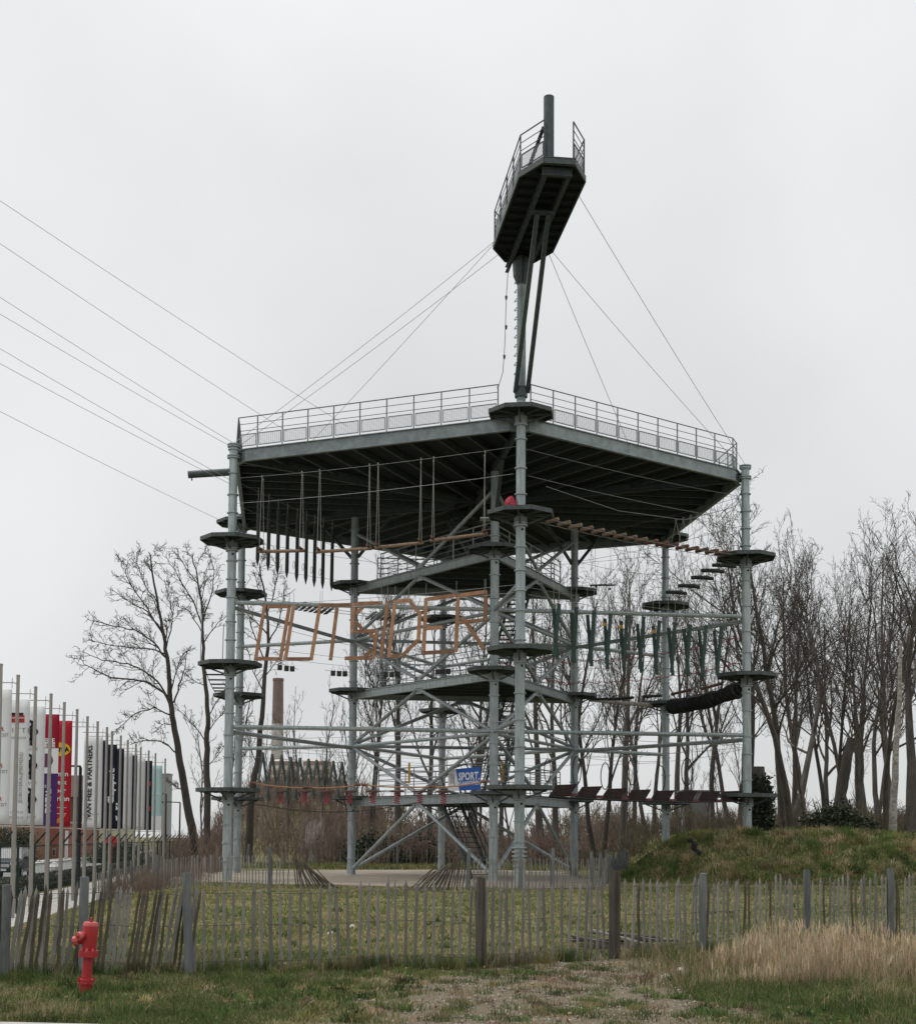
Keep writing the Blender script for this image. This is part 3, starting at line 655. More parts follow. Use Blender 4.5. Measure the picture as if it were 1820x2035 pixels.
for i in range(9):
    u_, vb = c4([388, 443, 492, 541, 592, 640, 684, 728, 775][i], [185, 210, 230, 247, 270, 280, 295, 305, 315][i])
    p = onwall(u_, vb, NODE['L'], NODE['IL']); ht = 2.75
    t = thing('hanging_pole', f'{ORD[i]} dark pointed hanging pole counted from the side-tube column', 'pole', p, 'dark hanging poles under the roof deck')
    MB().path([p, p+np.array([0, 0, .28]), p+np.array([0, 0, .3]), p+np.array([.02, 0, ht])], [.012, .075, .08, .075], 8).build('shaft', 'wood_dark', t)
    MB().path([p+np.array([.0, 0, ht]), p+np.array([0, 0, ht+.45])], .012, 5).build('rope', 'rope_white', t)
    if i in (4, 5, 6, 7): MB().torus(p+np.array([-.12, -.02, .75]), (1, .4, 0), .16, .01, 14, 4).build('rope_loop', 'rope_white', t)
FR = ('F', 'R')
br = thing('log_bridge', 'sagging rope bridge of short brown logs between mast and near mound columns', 'bridge', along('F', 'R', .5, Z3-.6))
def fr3(t): return along('F', 'R', t, Z3+.02-4*.17*t*(1-t))
perp = hp(0, 1)-np.array([TC[0], TC[1], 0]); dFR = NODE['R']-NODE['F']; dFR /= np.linalg.norm(dFR); nFR = np.array([-dFR[1], dFR[0], 0])
for k in range(17):
    p = fr3(.125+k*.047); MB().path([p-nFR*.34, p-nFR*.3, p+nFR*.3, p+nFR*.34], [.05, .075, .075, .05], 8).build('log', 'wood_log' if k < 9 else 'wood_red', br, True)
for s in (-.3, .3): MB().path([fr3(.09+.83*k/12)+nFR*s-np.array([0, 0, .08]) for k in range(13)], .012, 5).build('bridge_cable', 'cable', br)
for k in range(9):
    p = fr3(.66+k*.034); tp = along('F', 'R', .66+k*.034, Z3+.85+.13*k)
    MB().path([p+nFR*.3, tp, p-nFR*.3], .008, 4).build('hanger', 'rope_white', br); MB().torus(tp+np.array([0, 0, .05]), dFR, .05, .01, 8, 4).build('ring', 'rope_white', br)
MB().path([fr3(.1)+np.array([0, 0, 1.2]), fr3(.4)+np.array([0, 0, .95]), fr3(.7)+np.array([0, 0, 1.1]), fr3(.93)+np.array([0, 0, 1.9])], .012, 5).build('hand_cable', 'cable', br)
for i, (x, y) in enumerate([(1390, 180), (1330, 208), (1275, 245), (1205, 288), (1140, 322)]):
    p = onwall(*c5(x, y), NODE['R'], NODE['BR']); t = thing('log_step', f'{ORD[i]} pair of dark short log steps down from the near mound column', 'step', p, 'dark log steps on the mound side')
    d = NODE['BR']-NODE['R']; d /= np.linalg.norm(d); s = np.array([d[1], -d[0], 0])
    for k in (-1, 1): MB().tube(p+d*.3*k-s*.42+np.array([0, 0, .05*k]), p+d*.3*k+s*.42+np.array([0, 0, .09*k]), .085, n=8).build('log', 'wood_dark', t)
    for k in (-1, 1): MB().path([p+s*.33*k, along('R', 'BR', float(np.linalg.norm(p[:2]-NODE['R'][:2])/12), Z3+2.2)], .008, 4).build('rope', 'rope_white', t)
t = thing('board_swing', 'dark skateboard-shaped plank hanging beside the upper inner right platform', 'board', onwall(*c5(757, 285), NODE['IR'], NODE['BR']))
p = onwall(*c5(757, 285), NODE['IR'], NODE['BR']); dd = NODE['BR']-NODE['IR']; dd /= np.linalg.norm(dd)
MB().beam(p-dd*.75-np.array([0, 0, .08]), p+dd*.75+np.array([0, 0, .1]), .25, .05).build('plank', 'wood_dark', t)
for k in (-1, 1): MB().path([p+dd*.5*k, p+dd*.5*k+np.array([0, 0, 2.2])], .008, 4).build('rope', 'rope_white', t); MB().lathe(p+dd*.45*k+np.array([0, 0, -.12]), [(.04, -.05), (.06, 0), (.04, .05)], 8).build('roller', 'wood_dark', t)
# slat bridges on the far side
sb = thing('slat_bridge', 'dark slatted bridge behind the wooden letters reaching the rearmost column', 'bridge', along('BL', 'B', .5, Z3-.5))
dBB = NODE['B']-NODE['BL']; dBB /= np.linalg.norm(dBB); nBB = np.array([-dBB[1], dBB[0], 0])
def bb(t): return along('BL', 'B', t, Z3-.05-4*.25*t*(1-t))
for k in range(7):
    for t0 in (.27, .62): p = bb(t0+k*.024); MB().beam(p+np.array([-.2, -.3, -.27]), p+np.array([.2, .3, .2]), .22, .05).build('slat', 'wood_dark', sb)
for s in (-.36, .36): MB().path([bb(.05+.9*k/10)+nBB*s-np.array([0, 0, .04]) for k in range(11)], .014, 5).build('bridge_cable', 'cable', sb)
sb2 = thing('slat_bridge', 'steep curved black slat bridge hanging off the middle side-tube platform', 'bridge', at('L', Z2-1)+np.array([-.9, 2, 0]))
pa, pb2 = onwall(427, 1330, NODE['L'], NODE['L']+np.array([1, 0, 0])), U(464, 1382, 63.5)
for k in range(13):
    t = k/12; p = pa+(pb2-pa)*t-np.array([.0, 0, .9*4*t*(1-t)*.5]); 
    MB().beam(p-np.array([.42*(1-.3*t), 0, 0]), p+np.array([.42, 0, 0]), .12, .05).build('slat', 'wood_dark', sb2)
for s in (-.38, .38): MB().path([pa+(pb2-pa)*t-np.array([-s, 0, .9*4*t*(1-t)*.5]) for t in np.linspace(0, 1, 9)], .014, 5).build('bridge_cable', 'cable', sb2)
for x0 in (-.75, .1):
    fr_ = MB().path([at('L', Z2)+np.array([x0-.35, -.3, 0]), at('L', Z2+1.9 if x0 < 0 else Z2+1.5)+np.array([x0-.33, -.3, 0]), at('L', Z2+1.9 if x0 < 0 else Z2+1.5)+np.array([x0+.1, -.3, 0])], .02, 5); fr_.build('grab_rail', 'galvanised', tower)

# ------------------------------------------------------------------ middle level: letters, green planks, tyres, blocks
k1 = lambda x, y: ((670+x/2.6765)/1.3731, (1600+y/2.6765)/1.3731)
LET = {'O': [((140, 140), (72, 545)), ((160, 152), (315, 150)), ((322, 140), (252, 548)), ((80, 532), (240, 535))],
 'U': [((352, 140), (290, 545)), ((305, 535), (470, 535)), ((545, 130), (478, 545))],
 'T': [((560, 145), (778, 138)), ((668, 158), (620, 545))],
 'S': [((806, 130), (1000, 125)), ((790, 125), (778, 345)), ((858, 152), (808, 205)), ((805, 262), (855, 322)), ((792, 335), (950, 328)), ((960, 318), (932, 535)), ((905, 345), (945, 385)), ((938, 455), (872, 518)), ((725, 530), (925, 526))],
 'I': [((1038, 110), (988, 530))],
 'D': [((1092, 105), (1045, 525)), ((1105, 112), (1205, 108)), ((1192, 100), (1280, 215)), ((1272, 205), (1262, 400)), ((1262, 392), (1135, 520)), ((1060, 515), (1140, 511))],
 'E': [((1318, 90), (1300, 485)), ((1330, 98), (1540, 68)), ((1312, 312), (1440, 303)), ((1285, 492), (1520, 478))],
 'R': [((1553, 60), (1535, 485)), ((1566, 70), (1745, 45)), ((1754, 32), (1748, 260)), ((1548, 270), (1736, 250)), ((1580, 225), (1745, 465))]}
for ch_, st in LET.items():
    P0 = onLF(k1(*st[0][1])); t = thing('letter', f'hanging wooden letter {ch_} nailed from reddish brown boards', 'letter', P0, 'board letters strung across the tower')
    for i, (a, b) in enumerate(st):
        A, B = onLF(k1(*a), .018*(i % 2)), onLF(k1(*b), .018*(i % 2)); nrm = np.cross(B-A, (0, 0, 1)); nrm = np.array([NODE['F'][1]-NODE['L'][1], -(NODE['F'][0]-NODE['L'][0]), 0]); nrm /= np.linalg.norm(nrm)
        MB().beam(A, B, .14, .035, nrm).build('board', 'wood_letter', t)
        for q in (A+(B-A)*.06, A+(B-A)*.94): MB().tube(q+nrm*.016, q+nrm*.024, .02, n=6).build('bolt', 'galvanised', t)
    tops = sorted([onLF(k1(*p)) for s_ in st for p in s_], key=lambda p: -p[2])[:2]
    for q in tops: MB().path([q, q+np.array([0, 0, .001])+np.array([0, 0, max(.05, Z2+2.6-q[2])])], .007, 4).build('hanger', 'cable', t)
k2 = lambda x, y: ((1480+x/3.0333)/1.3731, (1630+y/3.0333)/1.3731)
VP = [((92, 100), (125, 520), (138, 58), (98, 500)), ((238, 130), (265, 550), (282, 85), (252, 540)), ((372, 150), (408, 575), (428, 115), (395, 540)), ((515, 180), (540, 600), (565, 140), (530, 560)), ((648, 200), (675, 620), (700, 155), (670, 590)), ((785, 225), (820, 630), (838, 165), (805, 600)), ((915, 240), (945, 645), (968, 198), (932, 600)), ((1042, 255), (1080, 655), (1098, 212), (1068, 630)), ((1170, 265), (1212, 660), (1225, 230), (1190, 640)), ((1295, 270), (1332, 665), (1355, 235), (1320, 650)), ((1420, 280), (1455, 660), (1482, 250), (1445, 640))]
nF = np.array([dFR[1], -dFR[0], 0]); nF = nF if nF[1] < 0 else -nF
for i, (a, b, c, d_) in enumerate(VP):
    yel = i in (3, 4, 6)
    t = thing('plank_pair', (f'{ORD[i]} crossed green plank pair from the mast column, with a yellow patch' if yel else f'{ORD[i]} crossed green plank pair counted from the mast column'), 'planks', onwall(*k2(*b), NODE['F'], NODE['R']), 'green plank pairs')
    for (p, q, off, wd) in ((a, b, -.1, .15), (c, d_, .1, .16)):
        A, B = onwall(*k2(*p), NODE['F'], NODE['R'], off), onwall(*k2(*q), NODE['F'], NODE['R'], off)
        pl = MB().beam(A, B, wd, .04, nF).build('plank', 'plank_green', t)
        MB().path([A-np.array([0, 0, .03]), A+np.array([0, 0, max(.3, Z2+2.7-A[2])])], .007, 4).build('rope', 'rope_white', t)
        if yel and off < 0: MB().beam(A+(B-A)*.08, A+(B-A)*.15, wd+.02, .05, nF).build('patch', 'yellow_paint', pl)
tt_ = thing('tyre_tunnel', 'crawl tunnel of black tyres sagging between the two mound columns', 'tunnel', along('R', 'BR', .5, Z2-1))
tA, tB = U(1478, 1366, 57.2), U(1338, 1404, 66.4)
dT = (tB-tA)/np.linalg.norm(tB-tA)
for k in range(20):
    t = k/19; p = tA+(tB-tA)*t-np.array([0, 0, .16*4*t*(1-t)]); dv = dT+np.array([0, 0, -.35*4*(1-2*t)/10+random.uniform(-.22, .22)])+np.array([random.uniform(-.12, .12), random.uniform(-.12, .12), 0])
    me_ = MB().torus((0, 0, 0), (0, 0, 1), .24, .11, 18, 8, .95).mesh('tyre', 'tyre_rubber', smooth=True) if k == 0 else me_
    q = Vector(dv).to_track_quat('Z', 'Y').to_euler(); s = random.uniform(.86, 1.14)
    place('tyre', me_, tt_, p+np.array([0, 0, random.uniform(-.03, .03)]), q, (s, s, 1))
for s in (-.3, .3): MB().path([tA+np.array([s, 0, .3]), (tA+tB)/2+np.array([s, 0, .05]), tB+np.array([s, 0, .3])], .012, 5).build('bridge_cable', 'cable', tt_)
for i, (x, y) in enumerate([(505, 715), (540, 720), (570, 722), (783, 745), (815, 747), (845, 748), (1058, 752), (1090, 752), (1118, 750), (1330, 738), (1357, 737), (1385, 735)]):
    p = onwall(*c4(x, y), NODE['L'], NODE['IF']); t = thing('foot_block', f'{ORD[i]} small black foothold block below the letters from the side-tube column', 'block', p, 'black foothold blocks in threes')
    MB().box(p, .16, .16, .2, .3).build('block', 'wood_dark', t); MB().path([p+np.array([-.06, 0, .1]), p+np.array([0, 0, .32]), p+np.array([.06, 0, .1])], .008, 4).build('strap', 'cable', t)
for i in range(4):
    j = 3*i; a, b = [((480, 690), (600, 735)), ((740, 738), (890, 750)), ((1020, 752), (1150, 752)), ((1290, 742), (1420, 730))][i]
    cable(onwall(*c4(a[0], a[1]-10), NODE['L'], NODE['IF']), onwall(*c4(b[0], b[1]-10), NODE['L'], NODE['IF']), 'thin steel line carrying three black foothold blocks', 'lines carrying the foothold blocks', .02, .009, n=4)
log = thing('birch_beam', 'pale birch log bridging inner right and far mound columns at middle height', 'log', along('IR', 'BR', .5, Z2-.3))
MB().path([onwall(*c5(690, 882), NODE['IR'], NODE['BR']), onwall(*c5(850, 900), NODE['IR'], NODE['BR']), onwall(*c5(1010, 912), NODE['IR'], NODE['BR'])], [.1, .09, .1], 8).build('trunk', 'birch', log, True)
for i, (a, b) in enumerate([((700, 880), (815, 880)), ((820, 880), (915, 872)), ((965, 868), (1062, 862)), ((1115, 855), (1222, 830)), ((1270, 828), (1380, 797))]):
    A, B = onwall(*c5(*a), NODE['IR'], NODE['R']), onwall(*c5(*b), NODE['IR'], NODE['R'])
    t = thing('log_swing', f'{ORD[i]} hung log on slings counted from the inner right column', 'log', (A+B)/2, 'grey hanging logs above the tyre tunnel')
    MB().tube(A, B, .065, n=8).build('log', 'wood_dark' if i < 3 else 'seat_brown', t, True)
    for P in (A+(B-A)*.1, B-(B-A)*.1): MB().path([P, (A+B)/2+np.array([0, 0, 1.4])], .008, 4).build('sling', 'rope_white', t)
for i, (z, a, b) in enumerate([(Z2+.55, 'IR', 'R'), (Z2+1.6, 'IR', 'R'), (Z2+.5, 'IF', 'IR'), (Z2+1.45, 'IF', 'IR')]):
    lab = 'red rope line at the middle level from inner right to near mound column' if b == 'R' else 'red rope line at the middle level between inner front and inner right columns'
    A, B = at(a, z), at(b, z); pts = sagpts(A, B, .25, 40); pts = [p+np.array([0, 0, .05*math.sin(k*1.9)]) for k, p in enumerate(pts)]
    solo(MB().path(pts, .018, 5), 'red_rope', 'rope_red', lab, 'rope', A, 'red ropes at middle level')
netT = thing('chain_net', 'loose dark chain net hanging behind the inner left column', 'net', along('IL', 'B', .4, Z2-1))
for k in range(9):
    x, y = c4(955+k*21, 640+8*(k % 3)); p = onwall(x, y, NODE['IL'], NODE['B']); L_ = 2.9-.25*(k % 4)
    MB().path([p+np.array([.04*math.sin(j*1.7+k), .03*math.cos(j*2+k), -L_*j/12]) for j in range(13)], [.012 if j % 2 else .028 for j in range(13)], 5).build('chain', 'wood_dark', netT)
# ------------------------------------------------------------------ lowest level
for i, (x, y) in enumerate([(548, 400), (680, 410), (812, 420), (940, 426), (1065, 430), (1185, 433), (1310, 433), (1425, 431)]):
    p = onwall(*c7(x, y), NODE['F'], NODE['R']); t = thing('stepping_board', f'{ORD[i]} dark tilted stepping board counted from the mast column', 'board', p, 'tilted stepping boards')
    a2 = np.array([.38, .12, .02]); b2 = np.array([-.17, -.36, -.21])
    MB().hexa(p, a2, b2, (0, 0, .022)).build('board', 'wood_board_brown', t)
    MB().hexa(p+np.array([.3, .1, -.16]), (.26, .08, 0), (-.05, -.08, -.04), (0, 0, .02)).build('brace_block', 'board_under_red', t)
bc = lambda t, o: along('F', 'R', t, Z1-.28-4*.12*t*(1-t))+nF*o
for s in (-.3, .3): solo(MB().path([bc(.1+.84*k/10, s) for k in range(11)], .022, 6), 'bridge_cable', 'wood_dark', 'dark cable under the tilted stepping boards', 'cable', bc(.1, s), 'cables under the stepping boards')
for i, (x, y, hh) in enumerate([(467, 295, 120), (620, 296, 148), (768, 325, 140), (910, 301, 140), (1055, 340, 140), (1195, 303, 145)]):
    p = onwall(*c7(x, y), NODE['IF'], NODE['R']); rad = hh/1.9158/1.3731/2*p[1]/F_PX
    d = NODE['R']-NODE['IF']; d /= np.linalg.norm(d); t = thing('hoop', f'{ORD[i]} black hanging hoop counted from the mast column', 'hoop', p, 'black hanging hoops')
    MB().torus(p, (.97, .22, 0), rad, .02, 28, 6).build('ring', 'tyre_rubber', t, True)
    MB().path([p+np.array([0, 0, rad]), np.array([p[0], p[1], ZA+.05])], .008, 4).build('cord', 'cable', t)
for i, x in enumerate([508, 633, 750, 870, 990, 1117, 1237, 1360]):
    p = onLF(c6(x, 405)); t = thing('spring_seat', f'{ORD[i]} round brown step on red spring counted from the side-tube column', 'step', p-np.array([0, 0, .5]), 'spring steps in a row')
    MB().lathe(p, [(.04, .03), (.26, .03), (.27, 0), (.26, -.03), (.04, -.03)][::-1], 16).build('seat', 'seat_brown', t)
    n_ = 60; MB().path([p+np.array([.11*math.cos(k*.55), .11*math.sin(k*.55), -.04-.43*k/n_]) for k in range(n_)], .016, 5).build('spring', 'spring_red', t, True)
    MB().path([p+np.array([0, 0, .02]), p+np.array([0, 0, -.55])], .01, 4).build('rod', 'cable', t)
for i, (a, b) in enumerate([((375, 362), (640, 386)), ((668, 386), (912, 371)), ((950, 372), (1300, 381)), ((1312, 383), (1572, 355))]):
    A, B = onLF(c6(*a), .05), onLF(c6(*b), .05)
    t = thing('orange_rope', ['orange rope handrail starting at the lowest side-tube platform', 'second orange rope handrail above the spring steps', 'third orange rope handrail above the spring steps', 'orange rope handrail crossing in front of the blue sign'][i], 'rope', A, 'orange rope handrails')
    MB().path(sagpts(A, B, .05, 8), .028, 6).build('line', 'rope_orange', t); 
    for P in (A, B): MB().tube(P-np.array([.12, 0, 0]), P+np.array([.12, 0, .01]), .05, n=8).build('sleeve', 'wood_red', t)
solo(MB().path([along('L', 'F', .08+.6*k/12, Z1-.55-.35*math.sin(math.pi*k/12)) for k in range(13)], .018, 5), 'low_cable', 'wood_dark', 'sagging dark cable below the red spring steps', 'cable', along('L', 'F', .1, Z1-.6))
XT = [(415, 200), (465, 210), (515, 215), (562, 225), (610, 230), (655, 235), (697, 240), (740, 245), (785, 245), (830, 250)]
for i, (x, y) in enumerate(XT):
    t = None
    for s, off in ((-34, .06), (34, -.06)):
        sc_ = 1-.02*i; A = onwall(*c6(x, y), NODE['L'], NODE['IL'], off); B = onwall(*c6(x+s*sc_, 452-1.5*i+(0 if s > 0 else -10)), NODE['L'], NODE['IL'], off)
        if t is None: t = thing('crossed_bar', f'{ORD[i]} grey-green slanted plank pair of the zigzag from the side-tube column', 'planks', B, 'zigzag plank pairs')
        MB().beam(A, B, .11, .035, (-.5, -.8, 0)).build('plank', 'plank_greygreen', t)
    MB().path([A, np.array([A[0], A[1], Z1+2.3])], .007, 4).build('rope', 'rope_white', t)
# sports banner on the inner railing
A, B = onwall(*((1060+592/3.64)/1.3731, (2050+290/3.64)/1.3731), NODE['IL'], NODE['IF'], -.15), onwall(*((1060+912/3.64)/1.3731, (2050+290/3.64)/1.3731), NODE['IL'], NODE['IF'], -.15)
ztop = onwall((1060+800/3.64)/1.3731, (2050+172/3.64)/1.3731, NODE['IL'], NODE['IF'])[2]; zbot = onwall((1060+800/3.64)/1.3731, (2050+392/3.64)/1.3731, NODE['IL'], NODE['IF'])[2]
sg = thing('sport_sign', 'blue and white SPORT sign fixed to the lowest inner railing', 'sign', ((A+B)/2*np.array([1, 1, 0])+np.array([0, 0, zbot])))
dS = (B-A)*np.array([1, 1, 0]); Ls = np.linalg.norm(dS); dS /= Ls; nS = np.array([dS[1], -dS[0], 0]); A0 = np.array([A[0], A[1], zbot]); Hs = ztop-zbot
def sp_(x, z, o=0.0): return A0+dS*x*Ls+np.array([0, 0, z*Hs])+nS*o
def quadplate(P, name, m, parent, th=.02):
    q = MB(); P = [V3(p) for p in P]; n = nS*th; q.add(P+[p-n for p in P], [(0, 1, 2, 3), (7, 6, 5, 4), (0, 4, 5, 1), (1, 5, 6, 2), (2, 6, 7, 3), (3, 7, 4, 0)]); return q.build(name, m, parent)
quadplate([sp_(0, 0), sp_(.353, 0), sp_(.24, 1), sp_(0, 1)], 'white_panel', 'sign_white', sg)
quadplate([sp_(.355, 0), sp_(1, 0), sp_(1, 1.04), sp_(.242, 1)], 'blue_panel', 'sign_blue', sg)
def sign_text(s, x, z, size, m, o=.006, bold=.0):
    me = textmesh(s, size, m, 'CENTER', bold); ob = bpy.data.objects.new('lettering', me); col.objects.link(ob); ob.parent = sg
    p = sp_(x, z, o); R_ = Matrix(((dS[0], 0, nS[0]), (dS[1], 0, nS[1]), (0, 1, 0))); ob.rotation_euler = R_.to_euler(); ob.location = tuple(p-np.array(OFF[sg.name]))
sign_text('SPORT.', .66, .62, .44, 'ink_white', bold=.012); sign_text('VLAANDEREN', .66, .32, .23, 'ink_white', bold=.006)
lion = MB()
for k in range(7):
    z0_ = .28+.07*k; lion.path([sp_(.07, z0_+.05, .006), sp_(.13, z0_+.12-.01*k, .006), sp_(.2, z0_+.02, .006), sp_(.23-.01*k, z0_-.08, .006)], .012, 4)
lion.build('lion_emblem', 'ink_grey', sg)
t = thing('red_bundle', 'bright red bundle against the mast column on its upper platform', 'bag', at('F', Z3+.05)+np.array([-.33, -.05, 0]))
p0 = at('F', Z3+.03)+np.array([-.33, -.05, 0])
mbg = MB(); prof = [(.08, .02), (.2, .08), (.23, .22), (.21, .34), (.16, .46), (.09, .54), (.03, .57)]
mbg.lathe(p0, prof, 12); mbg.v = [tuple(np.array(v)*1+np.array([.05*math.sin(v[2]*9), .04*math.cos(v[2]*13+v[0]*5), 0])) for v in mbg.v]
mbg.build('sack', 'red_bag', t, True); MB().path([p0+np.array([-.2, -.12, .1]), p0+np.array([-.1, -.24, .28]), p0+np.array([.02, -.2, .5])], .016, 5).build('strap', 'rope_red', t)
for x, y, lab in ((205, 230, 'yellow strap hanging on the lowest inner railing left of the sign'), (1132, 215, 'yellow strap hanging between inner front and mast columns')):
    p = U((1060+x/3.64)/1.3731, (2050+y/3.64)/1.3731, 57.5); solo(MB().beam(p+np.array([0, 0, .45]), p-np.array([0, 0, .4]), .09, .06, (0, 1, 0)).beam(p-np.array([.18, 0, .36]), p+np.array([.02, 0, -.38]), .08, .05), 'yellow_strap', 'yellow_paint', lab, 'strap', p)

# ------------------------------------------------------------------ picket fences
def picket_mesh(seed, ht, wd=.042, th=.02, m='picket_wood', pointed=True):
    r = random.Random(seed); mb = MB(); V = []; n = 6
    for k in range(n):
        z = (ht-.09)*k/(n-1); ox = r.uniform(-.007, .007); w_ = wd*(.85+.3*r.random())/2; oy = r.uniform(-.004, .004)
        V += [(ox-w_, oy-th/2, z), (ox+w_, oy-th/2, z), (ox+w_*.8, oy+th/2, z), (ox-w_*.8, oy+th/2, z)]
    Fs = [(4*k+j, 4*k+(j+1) % 4, 4*k+4+(j+1) % 4, 4*k+4+j) for k in range(n-1) for j in range(4)]+[(3, 2, 1, 0)]
    b = 4*(n-1); V.append((r.uniform(-.006, .006), 0, ht)); Fs += [(b, b+1, len(V)-1), (b+1, b+2, len(V)-1), (b+2, b+3, len(V)-1), (b+3, b, len(V)-1)]
    return MB().add(V, Fs).mesh('picket', m)
PK = [picket_mesh(k, 1.08+.012*(k % 5)) for k in range(8)]
PKD = [picket_mesh(k+20, 1.05+.015*(k % 5), m='picket_dark', wd=.04) for k in range(6)]
PKF = [picket_mesh(k+40, 1.08, .04, m='picket_wood') for k in range(5)]
def post_mesh(seed, ht, r_, m):
    r = random.Random(seed); return MB().path([(0, 0, -.25), (0, 0, ht*.3), (r.uniform(-.01, .01), 0, ht*.7), (0, 0, ht)], [r_, r_*.97, r_*1.02, r_*.95], 9).mesh('post', m)
PO = [post_mesh(k, 1.2, .058, 'post_wood') for k in range(3)]; POB = [post_mesh(k+9, 1.22, .043, 'post_brown') for k in range(3)]
def fence(label, pts, spacing, meshes, posts, tilt=None, wires=(.12, .55, .93), seed=1, group=None, jit=.02, skip=None, lift=0.02, cat='fence'):
    r = random.Random(seed); P = [np.array(p, float) for p in pts]
    t = thing('picket_fence', label, cat, (P[0][0], P[0][1], hz(*P[0])), group)
    seg = [np.linalg.norm(P[i+1]-P[i]) for i in range(len(P)-1)]; tot = sum(seg)
    def pos(s):
        for i, l in enumerate(seg):
            if s <= l or i == len(seg)-1: return P[i]+(P[i+1]-P[i])*s/l, (P[i+1]-P[i])/l
            s -= l
    s = 0.03; rows = [[] for _ in wires]; lastpt = None
    while s < tot:
        p, d = pos(s); ang = math.atan2(d[1], d[0]); z = hz(*p)+lift
        tl, fb = (tilt(s, tot) if tilt else 0)+r.gauss(0, jit), r.gauss(0, jit)
        if not (skip and skip(s)):
            R_ = Matrix.Rotation(ang, 3, 'Z') @ Matrix.Rotation(tl, 3, 'Y') @ Matrix.Rotation(fb, 3, 'X') @ Matrix.Rotation(r.choice([0, math.pi]), 3, 'Z')
            o = place('picket', r.choice(meshes), t, (p[0], p[1], z+r.uniform(-.02, .02)), R_.to_euler(), (r.uniform(.85, 1.15), 1, r.uniform(.96, 1.04)))
            for k, hh in enumerate(wires): rows[k].append(np.array([p[0], p[1], z])+np.array(R_ @ Vector((0, -.014, hh*1.08*.98))))
        s += spacing*r.uniform(.85, 1.15)
    for row in rows:
        if len(row) > 2: MB().path(row, .0035, 4).build('wire', 'wire', t)
    for (x, y, me, ht, lean) in posts: 
        o = place('post', me, t, (x, y, hz(x, y)), (0, lean, r.uniform(0, 6)), (1, 1, ht/1.2))
    return t
fence('leaning grey picket fence behind the red hydrant', [(-6.1, 16.5), (-5.44, 16.75), (-3.35, 17.44)], .062, PKD+PK[:3], [(-5.42, 16.72, PO[0], 1.15, 0), (-4.55, 16.98, PO[1], 1.2, .0), (-3.33, 17.36, PO[2], 1.28, .04)], tilt=lambda s, t: .11+.04*math.sin(s*3), jit=.03, seed=3)
fence('upright weathered picket fence in front of the bare gravel path', [(-3.3, 17.46), (-1.99, 17.99), (.32, 18.65), (2.2, 19.84)], .128, PK, [(.3, 18.58, POB[0], 1.2, 0), (.36, 18.66, POB[1], 1.18, .02), (2.2, 19.78, POB[1], 1.24, 0), (2.29, 19.86, POB[2], 1.22, 0)], seed=5, lift=.03)
fence('picket fence partly hidden by tall dry reeds', [(2.4, 19.98), (3.74, 21.1), (5.7, 22.8), (7.6, 24.3), (9.6, 25.8)], .128, PK+PKD[:2], [(3.7, 21.02, PO[0], 1.2, -.04), (5.72, 22.74, PO[1], 1.25, 0), (7.55, 24.2, PO[2], 1.25, 0)], seed=9, lift=.03)
# fence round the pad; its middle has collapsed
Fpts = [(-10.7, 49.1), (-8.6, 47.4), (-6.2, 45.9), (-5.5, 45.7)]
pg = 'picket fence round the tower pad'
fence('standing picket fence round the pad near the side-tube column', Fpts, .13, PKF, [(-10.6, 49.0, PO[0], 1.3, 0), (-6.2, 45.85, PO[1], 1.4, 0)], seed=11, group=None)
fence('collapsed dark pickets fanned toward the gap in the pad fence', [(-5.3, 45.7), (-3.7, 45.2)], .075, PKD, [], tilt=lambda s, t: -.05-1.0*(s/t)**.8, seed=13, wires=(), lift=.0, jit=.07)
fence('fallen dark pickets slumped against the leaning grey post', [(-1.6, 44.9), (.2, 45.4)], .085, PKD, [(.32, 45.4, PO[1], 1.4, .1)], tilt=lambda s, t: .85*(1-s/t)**.8, seed=15, wires=(.6,), lift=.0, jit=.05)
fence('standing picket fence in front of the mast column foot', [(.4, 45.5), (3.2, 46.4), (4.5, 47.3)], .13, PKF, [(2.1, 46.0, PO[0], 1.35, 0), (3.2, 46.35, PO[2], 1.4, 0)], seed=17)
fence('picket fence receding beside the foot of the mound', [(4.5, 47.3), (5.3, 50), (5.9, 54.5)], .16, PKF, [(4.6, 47.6, PO[0], 1.3, 0), (5.1, 49.4, PO[1], 1.3, 0), (5.6, 52.4, PO[2], 1.35, 0)], seed=19)
fence('far picket fence behind the tower in front of the brown scrub', [(-15, 79.5), (-6, 80.5), (4, 82.5), (11, 84)], .24, PKF+PKD, [(-12, 79.8, PO[0], 1.3, 0), (-3.5, 80.9, PO[1], 1.3, 0), (3.5, 82.3, PO[2], 1.3, 0)], seed=21, wires=(.55,))
fence('picket fence running alongside the flagpoles', [(float(flagX(Y))+1.4, Y) for Y in (46, 56, 66, 77)], .26, PKF, [(float(flagX(Y))+1.45, Y, PO[0], 1.3, 0) for Y in (49, 55, 61, 67, 73)], seed=23)
for k in range(3):
    x0_, y0_ = -3.3+.6*k, 45.1-.15*k; solo(MB().beam((x0_, y0_, .05), (x0_+.95, y0_-.12+.1*k, .06), .035, .02), 'loose_picket', 'picket_wood', 'loose picket lying flat in the fence gap', 'picket', (x0_, y0_, .03), 'loose pickets in the fence gap')
# palisade on the flank of the mound
pal = thing('palisade', 'dark wooden palisade with stout posts on the flank of the mound', 'palisade', (6.3, 57, 0))
for k in range(7):
    q = np.array([6.0+.26*k, 56.0+.95*k, 0]); z = hz(q[0], q[1]); hgt = 1.25+.12*(k % 3); MB().path([(q[0], q[1], z-.3), (q[0], q[1], .85+.05*k+.12*(k % 3))], [.07, .065], 8).build('post', 'post_wood', pal)
for z in (.15, .38): MB().beam((6.0, 56.15, z), (7.6, 61.7, z+.25), .05, .2).build('plank', 'post_wood', pal)

